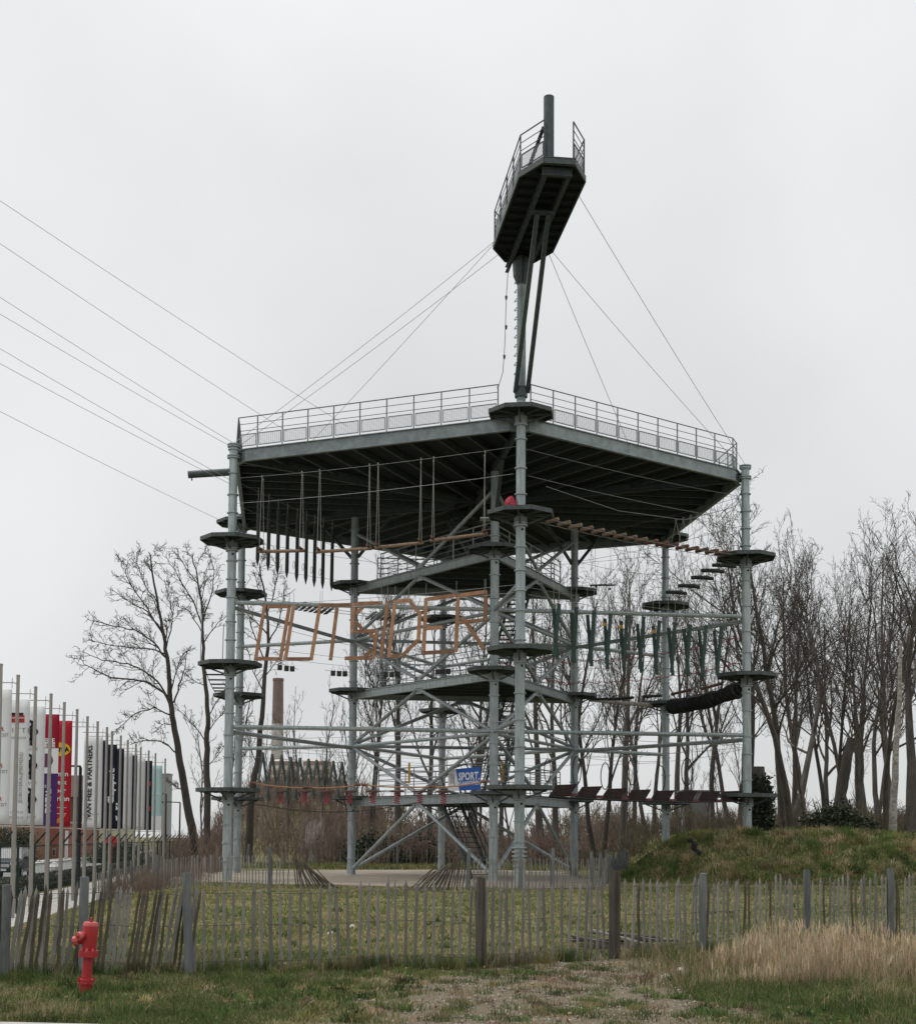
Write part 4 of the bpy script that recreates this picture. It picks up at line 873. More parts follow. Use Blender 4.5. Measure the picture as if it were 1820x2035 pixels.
# ------------------------------------------------------------------ hydrant
hx, hy = -4.03, 15.16; hzv = hz(hx, hy)
hyd = thing('fire_hydrant', 'red fire hydrant with two side outlets in front of the leaning fence', 'hydrant', (hx, hy, hzv))
T_ = Matrix.Rotation(math.radians(3.5), 3, 'Y')
def hyp(mb): 
    mb.v = [tuple(np.array(T_ @ Vector(v))+np.array([hx, hy, hzv])) for v in mb.v]; return mb
hyp(MB().lathe((0, 0, 0), [(.03, -.1), (.063, -.1), (.066, .05), (.07, .085), (.078, .09), (.08, .12), (.075, .13), (.05, .135)], 24)).build('foot', 'hydrant_red', hyd, True)
fl_ = MB().lathe((0, 0, 0), [(.05, .128), (.082, .128), (.085, .135), (.082, .145), (.05, .146)], 20)
for a in (.6, 2.2, 3.8, 5.3): fl_.tube((.085*math.cos(a), .085*math.sin(a), .11), (.085*math.cos(a), .085*math.sin(a), .165), .012, n=6)
hyp(fl_).build('foot_flange', 'hydrant_red', hyd, False)
hyp(MB().lathe((0, 0, 0), [(.03, .13), (.053, .13), (.053, .39), (.03, .39)], 26)).build('barrel', 'hydrant_red', hyd, True)
col_ = MB(); sq = [(.098*math.copysign(abs(math.cos(t))**.55, math.cos(t)), .098*math.copysign(abs(math.sin(t))**.55, math.sin(t))) for t in np.linspace(0, 2*math.pi, 24, endpoint=False)]
col_.prism(sq, .385, .455); hyp(col_).build('collar', 'hydrant_red', hyd)
for a in (math.pi*.25, math.pi*.75, math.pi*1.25, math.pi*1.75, math.pi*1.5):
    rr_ = .085 if a != math.pi*1.5 else .088
    hyp(MB().tube((rr_*math.cos(a), rr_*math.sin(a), .44), (rr_*.95*math.cos(a), rr_*.95*math.sin(a), .482), .016, .012, 6)).build('bolt', 'hydrant_worn', hyd)
hyp(MB().lathe((0, 0, 0), [(.04, .45), (.07, .45), (.076, .5), (.082, .6), (.083, .715), (.078, .75), (.07, .757), (.03, .757)], 28)).build('body', 'hydrant_red', hyd, True)
hyp(MB().lathe((0, 0, 0), [(.05, .72), (.0845, .72), (.0795, .752), (.0705, .762), (.02, .764)], 28)).build('cap', 'hydrant_worn', hyd, True)
hyp(MB().lathe((0, 0, 0), [(.022, .755), (.022, .775), (.014, .775), (.013, .81), (.006, .815)], 10)).build('spindle', 'hydrant_red', hyd, True)
def outlet(d, z, r_, L_, cap):
    d = np.array([*d, 0.]); d /= np.linalg.norm(d); d3 = d+np.array([0, 0, -.25]); d3 /= np.linalg.norm(d3); p = np.array([0, 0, z])+d*.04
    o = hyp(MB().path([p, p+d3*L_*.75], [r_*.85, r_*.85], 16)).build('outlet', 'hydrant_red', hyd, True)
    hyp(MB().path([p+d3*L_*.62, p+d3*L_*.66, p+d3*L_], [r_*1.05, r_*1.15, r_*1.1], 10)).build('outlet_cap', 'hydrant_worn', o); hyp(MB().path([p+d3*L_, p+d3*(L_+.012)], [r_*.6, r_*.5], 8)).build('cap_nut', 'hydrant_red', o)
outlet((-.75, -.95), .635, .042, .12, 1); outlet((-1, -.15), .575, .05, .135, 1)

# ------------------------------------------------------------------ flagpoles and banners
TOPS = [(1.9, 1322), (36.2, 1344), (71, 1367), (101.6, 1381), (128, 1398), (153.5, 1412), (174, 1426), (194.2, 1436), (212.7, 1447.5), (223, 1455.5), (240.2, 1464), (254.1, 1473), (270.2, 1480.7), (279.9, 1487), (295.7, 1493.6), (309.1, 1499), (328.5, 1509.6)]
def banner_text(b, s, size, x, z, m, rot=0.0, bold=0.0, sxx=1.0):
    me = textmesh(s, size, m, 'CENTER', bold); o = bpy.data.objects.new('lettering', me); col.objects.link(o); o.parent = b
    o.rotation_euler = (Matrix.Rotation(math.pi/2, 3, 'X') @ Matrix.Rotation(rot, 3, 'Z')).to_euler(); o.location = (x, -.03, z); o.scale = (sxx, 1, 1); return o
def plate(b, name, x0, x1, z0, z1, m, y=-.018):
    o = bpy.data.objects.new(name, MB().box(((x0+x1)/2, y, (z0+z1)/2), x1-x0, .012, z1-z0).mesh(name, m)); col.objects.link(o); o.parent = b; return o
fg = 'banner flagpoles along the road'
wpole = []
pole_lab = ['flagpole carrying the white banner with red writing', 'flagpole in front of the white banner with the red and black emblem', 'flagpole in front of the banner with big stacked black letters', 'flagpole in front of the crimson and purple banner', 'flagpole in front of the bright red banner', 'bare flagpole just after the bright red banner', 'flagpole before the VAN HEE & PARTNERS banner', 'flagpole carrying the VAN HEE & PARTNERS banner']
for i, tpt in enumerate(TOPS):
    P = onz(*tpt, 6.3); zb_ = -.65
    lab = pole_lab[i] if i < 8 else ('last flagpole of the row beside the pale teal banner' if i == 16 else f'flagpole {["carrying the plain navy banner after VAN HEE", "carrying the navy banner with tall white script", "carrying the navy banner with white foot letters", "carrying the CREATED IN BARCELONA banner", "carrying the narrow navy banner between white ones", "carrying the white banner with red curve", "carrying the navy banner with red marks"][i-9] if i > 8 else "between VAN HEE banner and first navy banner"}')
    t = thing('flagpole', lab, 'flagpole', (P[0], P[1], zb_), fg)
    MB().path([(P[0], P[1], zb_-.2), (P[0], P[1], 2), (P[0], P[1], 6.3)], [.072, .068, .05], 12).build('pole', 'pole_metal', t, True)
    MB().lathe((P[0], P[1], 6.3), [(.02, -.02), (.056, -.02), (.056, .02), (.02, .035)], 12).build('cap', 'pole_metal', t)
    a = MB().path([(P[0], P[1], 6.05), (P[0]-.12, P[1]-.0, 6.1), (P[0]-1.02, P[1], 6.1)], .017, 6)
    a.path([(P[0]-.17, P[1], 5.93), (P[0]-.17, P[1], 6.24)], .01, 5); a.build('top_arm', 'pole_metal', t)
    MB().path([(P[0]-.05, P[1], 1.98), (P[0]-1.02, P[1], 1.98)], .016, 6).build('bottom_arm', 'pole_metal', t)
    wpole.append(P)
def banner(i, m, label, zt=5.9, zb_=2.05, wd=.84, name='banner'):
    P = wpole[i]; t = thing(name, label, 'banner', (P[0]-.16-wd/2, P[1]-.0, 0), 'hanging banners along the road')
    n = 14; V = []; 
    for k in range(n+1):
        z = zb_+(zt-zb_)*k/n
        for j in range(5): x = -wd/2+wd*j/4; V.append((x, .007*math.sin(k*.9+j*1.3+i)+.006*math.sin(j*2.2+k*.3+i*2), z))
    F_ = [(k*5+j, k*5+j+1, (k+1)*5+j+1, (k+1)*5+j) for k in range(n) for j in range(4)]
    mm = MB().add(V, F_); me = mm.mesh('cloth', m, smooth=True); o = bpy.data.objects.new('cloth', me); col.objects.link(o); o.parent = t
    sm = o.modifiers.new('thick', 'SOLIDIFY'); sm.thickness = .006; sm.offset = 1
    return t
R90 = math.pi/2
b = banner(1, 'white_cloth', 'white banner with repeated small red and grey writing')
for z in (4.75, 3.7, 2.75): banner_text(b, 'ER', .16, .12, z, 'ink_red', bold=.004); banner_text(b, 'PLACIST', .13, .12, z-.17, 'ink_grey')
b = banner(2, 'white_cloth', 'white banner with red and black emblem above spaced capitals')
plate(b, 'emblem', -.36, .26, 5.2, 5.42, 'ink_red'); plate(b, 'emblem_top', -.34, .22, 5.42, 5.5, 'ink_black'); plate(b, 'emblem_line', -.36, .26, 5.33, 5.35, 'white_cloth', -.026)
banner_text(b, 'G R I T T E', .21, -.02, 4.95, 'ink_grey'); banner_text(b, 'OPENVERKOOP', .1, -.02, 4.72, 'ink_grey'); banner_text(b, 'FINITIONS', .3, -.25, 3.6, 'ink_black', R90); banner_text(b, 'JEUBOVERALIJFBEMEND', .15, .2, 3.5, 'ink_grey', R90)
plate(b, 'rule', .08, .09, 2.75, 4.2, 'ink_grey'); banner_text(b, '070 233 19 20', .1, 0, 2.42, 'ink_grey'); banner_text(b, 'FIN TERCOL 22', .09, 0, 2.26, 'ink_grey')
b = banner(3, 'white_cloth', 'white banner with big stacked black letters repeated three times')
for z in (5.3, 4.2, 3.1): 
    banner_text(b, 'IO', .34, -.14, z, 'ink_black', bold=.03, sxx=1.1); banner_text(b, 'PP', .4, -.06, z-.3, 'ink_black', bold=.035, sxx=1.1); banner_text(b, 'TS', .28, -.06, z-.57, 'ink_black', bold=.03); banner_text(b, 'SCHUT IT', .12, -.06, z-.8, 'ink_black')
b = banner(4, 'crimson_cloth', 'crimson, white and purple banner with a round mauve mark')
plate(b, 'white_band', -.42, .42, 3.85, 4.72, 'white_cloth'); plate(b, 'purple_band', -.42, .42, 2.05, 3.85, 'purple_cloth')
banner_text(b, 'RBELJE', .21, -.02, 4.98, 'ink_white', bold=.006); banner_text(b, 'RDELJE', .21, -.02, 4.82, 'ink_white', bold=.006)
o = bpy.data.objects.new('round_mark', MB().path([(.0, -.03, 4.3), (.0, -.036, 4.3)], .24, 20).path([(-.3, -.03, 4.28), (-.3, -.036, 4.28)], .1, 12).mesh('round_mark', 'ink_mauve')); col.objects.link(o); o.parent = b
banner_text(b, 'BRUSSEL', .3, -.2, 2.75, 'ink_white', R90, .01); banner_text(b, 'TOTAL', .26, .12, 2.9, 'ink_white', R90, .01); banner_text(b, 'OFFICE X', .13, -.1, 3.4, 'ink_white')
b = banner(5, 'red_cloth', 'bright red banner with yellow oval and white words')
ov = MB(); ov.path([(0, -.03, 4.85), (0, -.036, 4.85)], .2, 20); ov.v = [(v[0]*1.9, v[1], 4.85+(v[2]-4.85)*1.25) for v in ov.v]
o = bpy.data.objects.new('yellow_oval', ov.mesh('yellow_oval', 'ink_yellow')); col.objects.link(o); o.parent = b
o = banner_text(b, 'EXTRA', .22, -.02, 4.82, 'ink_black', .08, .012); o.location.y = -.045
for s_, z in (('samen', 3.95), ('sterk', 3.65), ('voor', 3.35), ('werken', 3.05)): banner_text(b, s_, .25, 0, z, 'ink_white', bold=.004)
for z in (2.72, 2.5): plate(b, 'rule', -.32, .28, z, z+.015, 'ink_white')
sw = MB(); 
for k in range(3): sw.path([(-.4, -.03, 2.06+.05*k+.03), (-.1, -.03, 2.12+.06*k), (.12, -.03, 2.3+.05*k), (.24, -.03, 2.45+.01*k)], [.015, .015, .012, .004], 4)
o = bpy.data.objects.new('yellow_swoosh', sw.mesh('yellow_swoosh', 'ink_yellow')); col.objects.link(o); o.parent = b
b = banner(8, 'white_cloth', 'white banner with vertical VAN HEE & PARTNERS lettering', wd=.8); banner_text(b, 'VAN HEE & PARTNERS', .31, -.13, 4.0, 'ink_black', R90, .008); banner_text(b, 'KANTOOR VOOR BOEKHOUDING', .12, .2, 4.0, 'ink_grey', R90); plate(b, 'rule', -.4, .3, 2.62, 2.635, 'ink_grey'); banner_text(b, 'DMV  A', .16, -.05, 2.4, 'ink_grey')
b = banner(9, 'navy_cloth', 'dark navy banner just after the VAN HEE banner'); banner_text(b, 'A', .3, -.3, 3.2, 'ink_white', bold=.01); banner_text(b, 'B', .3, -.3, 2.85, 'ink_white', bold=.01)
b = banner(10, 'navy_cloth', 'dark navy banner with tall white vertical script'); banner_text(b, 'Chaveland', .38, -.2, 4.0, 'ink_white', R90, .02); banner_text(b, 'Chapsport.', .36, .2, 4.0, 'ink_white', R90, .02)
b = banner(11, 'navy_cloth', 'dark navy banner with white letter shapes near its foot', wd=.9); banner_text(b, 'S', .45, .1, 3.1, 'ink_white', bold=.02); banner_text(b, 'h', .4, .1, 2.6, 'ink_white', bold=.02)
b = banner(12, 'white_cloth', 'white banner with vertical CREATED IN BARCELONA lettering', wd=.95); banner_text(b, 'CREATED IN BARCELONA', .27, -.28, 4.1, 'ink_black', R90, .008); banner_text(b, 'V/I', .4, -.25, 2.4, 'ink_black', R90, .02)
b = banner(13, 'navy_cloth', 'narrow navy banner between two white ones', wd=.7); banner_text(b, 'A', .3, -.15, 3.1, 'ink_white', bold=.01); banner_text(b, 'B', .3, -.15, 2.7, 'ink_white', bold=.01)
b = banner(14, 'white_cloth', 'white banner with black script and a red curved mark', wd=.9); banner_text(b, 'stijl CM LTT', .3, -.2, 4.0, 'ink_black', R90, .004)
o = bpy.data.objects.new('red_curve', MB().path([(-.3, -.03, 2.3), (-.12, -.03, 2.45), (-.05, -.03, 2.7), (-.12, -.03, 2.9)], .014, 4).mesh('red_curve', 'ink_red')); col.objects.link(o); o.parent = b
b = banner(15, 'navy_cloth', 'navy banner with red marks next to the teal one', wd=.95); plate(b, 'red_mark', .2, .4, 4.5, 4.75, 'ink_red'); plate(b, 'red_mark', .2, .4, 3.1, 3.35, 'ink_red'); banner_text(b, 'B', .3, -.3, 2.9, 'ink_white', bold=.01)
b = banner(16, 'teal_cloth', 'pale teal banner at the end of the row'); plate(b, 'white_foot', -.42, .42, 2.05, 2.9, 'white_cloth'); plate(b, 'rule', -.42, .42, 4.2, 4.24, 'ink_white')

# ------------------------------------------------------------------ green security fence, hedge, lamps, road side
gf = thing('security_fence', 'dark green wire mesh fence with angled barb arms beside the flagpoles', 'fence', (float(flagX(40))-.35, 40, -.65))
Ys = np.arange(34, 112, 2.55)
gfx = lambda Y: float(flagX(Y))-.35
for Y in Ys:
    x = gfx(Y); po = MB().box((x, Y, .38), .06, .06, 2.1).build('post', 'green_fence', gf); MB().beam((x, Y, 1.4), (x+.36, Y-.05, 1.82), .045, .045).build('barb_arm', 'green_fence', po)
MB().beam((gfx(34), 34, 1.38), (gfx(111), 111, 1.38), .05, .05).build('top_rail', 'green_fence', gf)
for z in (-.45, .1, .75): MB().beam((gfx(34), 34, z), (gfx(111), 111, z), .012, .012).build('line_wire', 'green_mesh', gf)
wm = MB()
for k in range(300): Y = 34+k*.256; wm.beam((gfx(Y), Y, -.6), (gfx(Y), Y, 1.36), .006, .006, (0, 1, 0))
tag(wm.build('mesh_wires', 'green_mesh', gf), kind='stuff')
def leaf_cloud(pts, size, seed=0, squash=1.0):
    r = np.random.default_rng(seed); n = len(pts); a = r.normal(size=(n, 3)); a /= np.linalg.norm(a, axis=1)[:, None]; b = r.normal(size=(n, 3)); b -= a*(a*b).sum(1)[:, None]; b /= np.linalg.norm(b, axis=1)[:, None]
    s = size*r.uniform(.6, 1.4, n)[:, None]; V = np.stack([pts-a*s, pts+b*s*.5*squash, pts+a*s, pts-b*s*.5*squash], 1).reshape(-1, 3); q = np.arange(4*n).reshape(-1, 4); return V, q
def fast_mesh(name, V, Q, m, tone=None, k=None):
    me = bpy.data.meshes.new(name); V = np.asarray(V, np.float32); me.vertices.add(len(V)); me.vertices.foreach_set('co', V.ravel())
    loops = Q.ravel().astype(np.int32); k = Q.shape[1]; me.loops.add(len(loops)); me.loops.foreach_set('vertex_index', loops); me.polygons.add(len(Q)); me.polygons.foreach_set('loop_start', np.arange(0, len(loops), k, dtype=np.int32)); me.update(calc_edges=True)
    if tone is not None:
        a = me.attributes.new('tone', 'FLOAT_COLOR', 'POINT'); a.data.foreach_set('color', np.concatenate([tone, np.ones((len(tone), 1))], 1).astype(np.float32).ravel())
    me.materials.append(MAT[m]); return me
hedge = thing('hedge', 'low clipped dull hedge between footpath and road', 'hedge', (float(flagX(60))-3.3, 60, -.65))
r_ = np.random.default_rng(5); n = 42000; Yh = r_.uniform(36, 130, n); q1 = r_.uniform(-1, 1, n); q2 = r_.uniform(0, 1, n)
side = r_.random(n) < .5; xh = np.where(side, np.sign(q1)*.42, q1*.42); zh = np.where(side, q2*.6, .6)-.65+r_.normal(0, .025, n)
V, Q = leaf_cloud(np.stack([flagX(Yh)-3.3+xh+r_.normal(0, .025, n), Yh, zh], 1), .06, 3)
o = bpy.data.objects.new('foliage', fast_mesh('foliage', V-np.array(OFF[hedge.name]), Q, 'hedge_leaf')); col.objects.link(o); o.parent = hedge
MB().beam((float(flagX(36))-3.3, 36, -.36), (float(flagX(130))-3.3, 130, -.36), .74, .56).build('core', 'bark', hedge)
for i, (u_, v_, Y) in enumerate([(160, 1526, 62), (330, 1580, 98), (358, 1597, 112)]):
    p = U(u_, v_, Y); zb_ = -.65 if i == 0 else hz(p[0], p[1])
    t = thing('street_lamp', ['black street lamp rising between two banners', 'thin black lamp post beside the last flagpole', 'thin black lamp post by the brown scrub bank'][i], 'lamp', (p[0], p[1], zb_))
    MB().path([(p[0], p[1], zb_), (p[0], p[1], p[2])], [.11 if i == 0 else .08, .07 if i == 0 else .06], 10).build('mast', 'lamp_black', t)
    MB().beam((p[0]+.02, p[1], p[2]+.04), (p[0]-(1.6 if i == 0 else 1.5), p[1]-.1, p[2]+.08), .1, .08).build('arm', 'lamp_black', t)
    MB().beam((p[0]-1.1, p[1]-.1, p[2]), (p[0]-1.65, p[1]-.12, p[2]+.02), .22, .08).build('lamp_head', 'lamp_black', t)
# car
cx_, cy_ = -24.6, 76.4
car = thing('parked_car', 'dark blue-green SUV on the road behind the flagpoles', 'car', (cx_, cy_, -.63)); cang = math.atan(.1135)
def cl(x, y, z): c_, s_ = math.cos(cang), math.sin(cang); return (cx_+x*c_-y*s_, cy_+x*s_+y*c_, -.63+z)     # y forward runs away; the nose points at the viewer
prof = [(-2.25, .35), (-2.28, .62), (-2.2, .9), (-1.3, 1.06), (-.55, 1.62), (-.2, 1.68), (1.55, 1.66), (2.1, 1.1), (2.2, .75), (2.2, .35)]
body = MB(); W_ = [.86, .9, .9, .9, .7, .68, .68, .84, .88, .86]; n = len(prof)
V = [cl(-W_[k], prof[k][0], prof[k][1]) for k in range(n)]+[cl(W_[k], prof[k][0], prof[k][1]) for k in range(n)]
body.add(V, [tuple(range(n)), tuple(reversed(range(n, 2*n)))]+[(k, n+k, n+(k+1) % n, (k+1) % n) for k in range(n)]); body.build('body', 'car_paint', car)
def cq(P, name, m): q = MB(); q.add([cl(*p) for p in P], [(0, 1, 2, 3)]); return q.build(name, m, car)
cq([(-.8, -1.27, 1.1), (.8, -1.27, 1.1), (.64, -.62, 1.58), (-.64, -.62, 1.58)], 'windscreen', 'car_glass')
for s in (-1, 1):
    cq([(s*.905, -1.15, 1.08), (s*.885, 0, 1.1), (s*.725, 0, 1.56), (s*.73, -.5, 1.52)], 'side_window', 'car_glass'); cq([(s*.888, .08, 1.1), (s*.875, 1.6, 1.1), (s*.72, 1.4, 1.55), (s*.72, .08, 1.57)], 'side_window', 'car_glass')
    MB().hexa(cl(s*.66, -2.25, .82), np.array(cl(.2, 0, 0))-np.array(cl(0, 0, 0)), np.array(cl(0, .06, 0))-np.array(cl(0, 0, 0)), (0, 0, .07)).build('headlight', 'car_light', car)
    MB().hexa(cl(s*1.02, -.85, 1.12), np.array(cl(.1, 0, 0))-np.array(cl(0, 0, 0)), np.array(cl(0, .06, 0))-np.array(cl(0, 0, 0)), (0, 0, .08)).build('mirror', 'car_paint', car)
    for yy in (-1.42, 1.4):
        wh = MB().tube(cl(s*.7, yy, .35), cl(s*.93, yy, .35), .35, n=20).build('wheel', 'tyre_rubber', car); MB().tube(cl(s*.92, yy, .35), cl(s*.945, yy, .35), .21, n=12).build('rim', 'chrome', wh)
MB().hexa(cl(0, -2.27, .72), np.array(cl(.42, 0, 0))-np.array(cl(0, 0, 0)), np.array(cl(0, .03, 0))-np.array(cl(0, 0, 0)), (0, 0, .09)).build('grille', 'chrome', car)
MB().hexa(cl(0, -2.28, .5), np.array(cl(.26, 0, 0))-np.array(cl(0, 0, 0)), np.array(cl(0, .02, 0))-np.array(cl(0, 0, 0)), (0, 0, .06)).build('number_plate', 'ink_white', car)
# buildings along the road
def building(name, label, u0, u1, vtop, Y, wall, depth=8, roof=None, wins=(), roofh=1.6, flat=True):
    a, b = U(u0, vtop, Y), U(u1, vtop, Y); zb_ = -.65; t = thing(name, label, 'building', ((a[0]+b[0])/2, Y, zb_)); zt = (a[2]+b[2])/2
    wl = MB().box(((a[0]+b[0])/2, Y+depth/2, (zb_+zt)/2), b[0]-a[0], depth, zt-zb_).build('wall', wall, t)
    if flat: MB().box(((a[0]+b[0])/2, Y+depth/2, zt+.06), b[0]-a[0]+.25, depth+.25, .2).build('coping', roof or 'kerbstone', t)
    else:
        x0, x1 = a[0]-.4, b[0]+.4; mb = MB(); mb.add([(x0, Y-.4, zt), (x1, Y-.4, zt), (x1, Y+depth+.4, zt), (x0, Y+depth+.4, zt), (x0, Y+depth/2, zt+roofh), (x1, Y+depth/2, zt+roofh)], [(0, 1, 5, 4), (2, 3, 4, 5), (1, 2, 5), (3, 0, 4), (3, 2, 1, 0)]); mb.build('roof', roof or 'roof_tile', t)
    for (wu0, wv0, wu1, wv1) in wins:
        p, q = U(wu0, wv0, Y), U(wu1, wv1, Y); c = ((p[0]+q[0])/2, Y, (p[2]+q[2])/2); wn = MB().box((c[0], Y-.02, c[2]), abs(q[0]-p[0]), .06, abs(q[2]-p[2])).build('window', 'frame_white', t); MB().box((c[0], Y-.06, c[2]), abs(q[0]-p[0])*.8, .03, abs(q[2]-p[2])*.82).build('pane', 'window_dark', wn)
    return t
building('brick_house', 'orange-brown brick house at the far left end of the banners', -45, 42, 1604, 128, 'brick_orange', 9, 'roof_tile', [(5, 1645, 14, 1665)], 2, False)
building('brick_building', 'low red brick building with pale coping beyond the road', 40, 138, 1637, 140, 'brick_red', 9, 'kerbstone', [(105, 1688, 110, 1703)])
building('brick_building', 'taller brown brick building behind the low red one', 60, 150, 1585, 175, 'brick_brown', 12, 'roof_tile', [(90, 1612, 100, 1630), (120, 1612, 130, 1630)], 3, False)
building('cream_building', 'cream rendered building glimpsed below the navy banners', 160, 236, 1612, 200, 'cream_wall', 10, 'roof_tile', [(168, 1655, 175, 1668), (190, 1655, 197, 1668), (213, 1650, 222, 1668)], 2)
building('grey_building', 'tall grey clad block behind the teal banner', 322, 336, 1540, 260, 'grey_clad', 3, 'grey_clad', [])
solo(MB().box(U(132, 1690, 132)+np.array([0, 0, 0]), .25, .25, 3.6), 'marker_post', 'frame_white', 'white post in front of the red brick building', 'post', U(132, 1712, 132))
solo(MB().path([U(222, 1673, 118)+np.array([0, .1, 0]), U(222, 1673, 118)], .45, 20).path([U(222, 1673, 118)+np.array([0, .15, -3.0]), U(222, 1673, 118)+np.array([0, .15, 0])], .05, 6), 'road_sign', 'ink_red', 'red round road sign behind the green fence', 'sign', U(222, 1720, 118))
solo(MB().lathe(U(109, 1726, 70)+np.array([0, 0, .0]), [(.05, -.2), (.3, -.12), (.34, .05), (.2, .22), (.06, .28)], 10), 'white_sack', 'frame_white', 'white refuse sack on the verge beyond the road', 'sack', U(109, 1734, 70))

# ------------------------------------------------------------------ chimney, tanks, pylon, shed
p0, p1 = U(553, 1350, 260), U(553, 1350, 260)
chm = thing('chimney', 'round brick factory chimney, red top and white lower shaft', 'chimney', (p0[0], p0[1], 0))
zt = p0[2]; zm = U(553, 1440, 260)[2]
MB().path([(p0[0], 260, zm), (p0[0], 260, zt)], [1.08, .98], 20).build('upper_shaft', 'chimney_brick', chm, True); MB().path([(p0[0], 260, -1), (p0[0], 260, zm)], [1.4, 1.082], 20).build('lower_shaft', 'chimney_white', chm, True); MB().lathe((p0[0], 260, zt), [(.7, -.4), (1.06, -.4), (1.06, .05), (.7, .05)], 20).build('rim', 'chimney_brick', chm)
for u_, lab in ((565, 'round striped tank left of the zigzag planks\' gap, below the chimney'), (630, 'round striped tank beside the one below the chimney')):
    p = U(u_, 1512, 190); pb_ = U(u_, 1600, 190); t = thing('striped_tank', 'round tank banded in brown and pale stripes below the chimney', 'tank', (p[0], 190, 0), 'striped tanks by the chimney')
    rad_ = 2.1; zz = p[2]-.2; nb = 9
    for k in range(nb):
        z0_ = zz-(k+1)*.62; MB().lathe((p[0], 190, z0_), [(rad_*.6, 0), (rad_*(1-.02*abs(k-4)), .0), (rad_*(1-.02*abs(k-4))+.03, .3), (rad_*(1-.02*abs(k-4)), .6), (rad_*.6, .6)], 20).build('band', 'tank_stripe_light' if k % 2 else 'tank_stripe_dark', t)
    MB().lathe((p[0], 190, 0), [(rad_*.9, -1), (rad_*.9, zz-nb*.62+.1)], 16).build('skirt', 'tank_stripe_dark', t); MB().lathe((p[0], 190, zz), [(rad_*.98, -.05), (rad_*.6, .25), (.1, .4)], 20).build('cap', 'tank_stripe_light', t)
pp = U(487, 1432, 230); py = thing('lattice_pylon', 'thin grey lattice pylon behind the left columns', 'pylon', (pp[0], 230, 0))
lm = MB()
for k in range(9):
    z0_, z1_ = pp[2]*k/9, pp[2]*(k+1)/9; w0, w1 = 2.0-1.3*k/9, 2.0-1.3*(k+1)/9
    for sx_, sy_ in ((1, 1), (1, -1), (-1, -1), (-1, 1)):
        lm.beam((pp[0]+sx_*w0, 230+sy_*w0, z0_), (pp[0]+sx_*w1, 230+sy_*w1, z1_), .09, .09); lm.beam((pp[0]+sx_*w0, 230+sy_*w0, z0_), (pp[0]-sy_*w1, 230+sx_*w1, z1_), .06, .06)
lm.build('lattice', 'grey_clad', py); MB().beam((pp[0]-1.5, 230, pp[2]-.4), (pp[0]+1.5, 230, pp[2]-.4), .12, .12).build('crossarm', 'grey_clad', py)
sp0 = U(1385, 1600, 86); sh = thing('shed', 'plain dark grey box shed among the trees behind the mound', 'shed', (sp0[0], 86, hz(sp0[0], 86)))
MB().box((sp0[0], 87, hz(sp0[0], 86)+1.4), 1.7, 2, 2.6).build('wall', 'shed_grey', sh); MB().box((sp0[0], 87, hz(sp0[0], 86)+2.75), 1.85, 2.15, .1).build('roof', 'shed_grey', sh)
# ------------------------------------------------------------------ plank pile, stones
for k in range(10):
    a = U(1150, 1868, 22.0)+np.array([random.uniform(-.15, .55), random.uniform(-.3, .3), 0]); a[2] = hz(a[0], a[1])+.03+.03*k; L_ = random.uniform(.7, 1.4); an = random.uniform(-.45, .35)
    e = a+np.array([L_*math.cos(an), L_*math.sin(an), random.uniform(-.03*k, .05)]); solo(MB().beam(a, e, .16, .035), 'old_plank', 'pale_plank' if k in (9, 4) else 'post_brown', 'weathered plank in the low pile behind the double post', 'plank', a, 'planks in the low pile')
for i, (u_, v_, s_) in enumerate([(535, 1919, .05), (657, 1854, .06), (700, 1838, .05), (1322, 1934, .05), (1352, 1925, .06), (560, 1913, .05)]):
    p = onz(u_, v_, .05); mb = MB().lathe((p[0], p[1], hz(p[0], p[1])), [(s_*.3, -.02), (s_, 0), (s_*1.05, s_*.5), (s_*.5, s_*1.0)], 7); mb.v = [tuple(np.array(v)+np.array([random.uniform(-.01, .01)]*3)) for v in mb.v]; solo(mb, 'stone', 'stone', 'pale stone lying in the grass', 'stone', p, 'pale stones in the grass')
p = onz(1382, 1688, 1.2); q = U(1382, 1690, 53.2)
rb = MB()
for k in range(5): a_ = q+np.array([.07*k-.15+.09*(k % 2), .0, -.15*k+.35]); rb.lathe((a_[0], a_[1]+.3, a_[2]), [(.03, -.1), (.1+.03*(k % 2), -.05), (.12, .03), (.04, .12)], 6)
solo(rb, 'black_plastic', 'rubble_black', 'crumpled black plastic on the face of the mound', 'plastic', q)

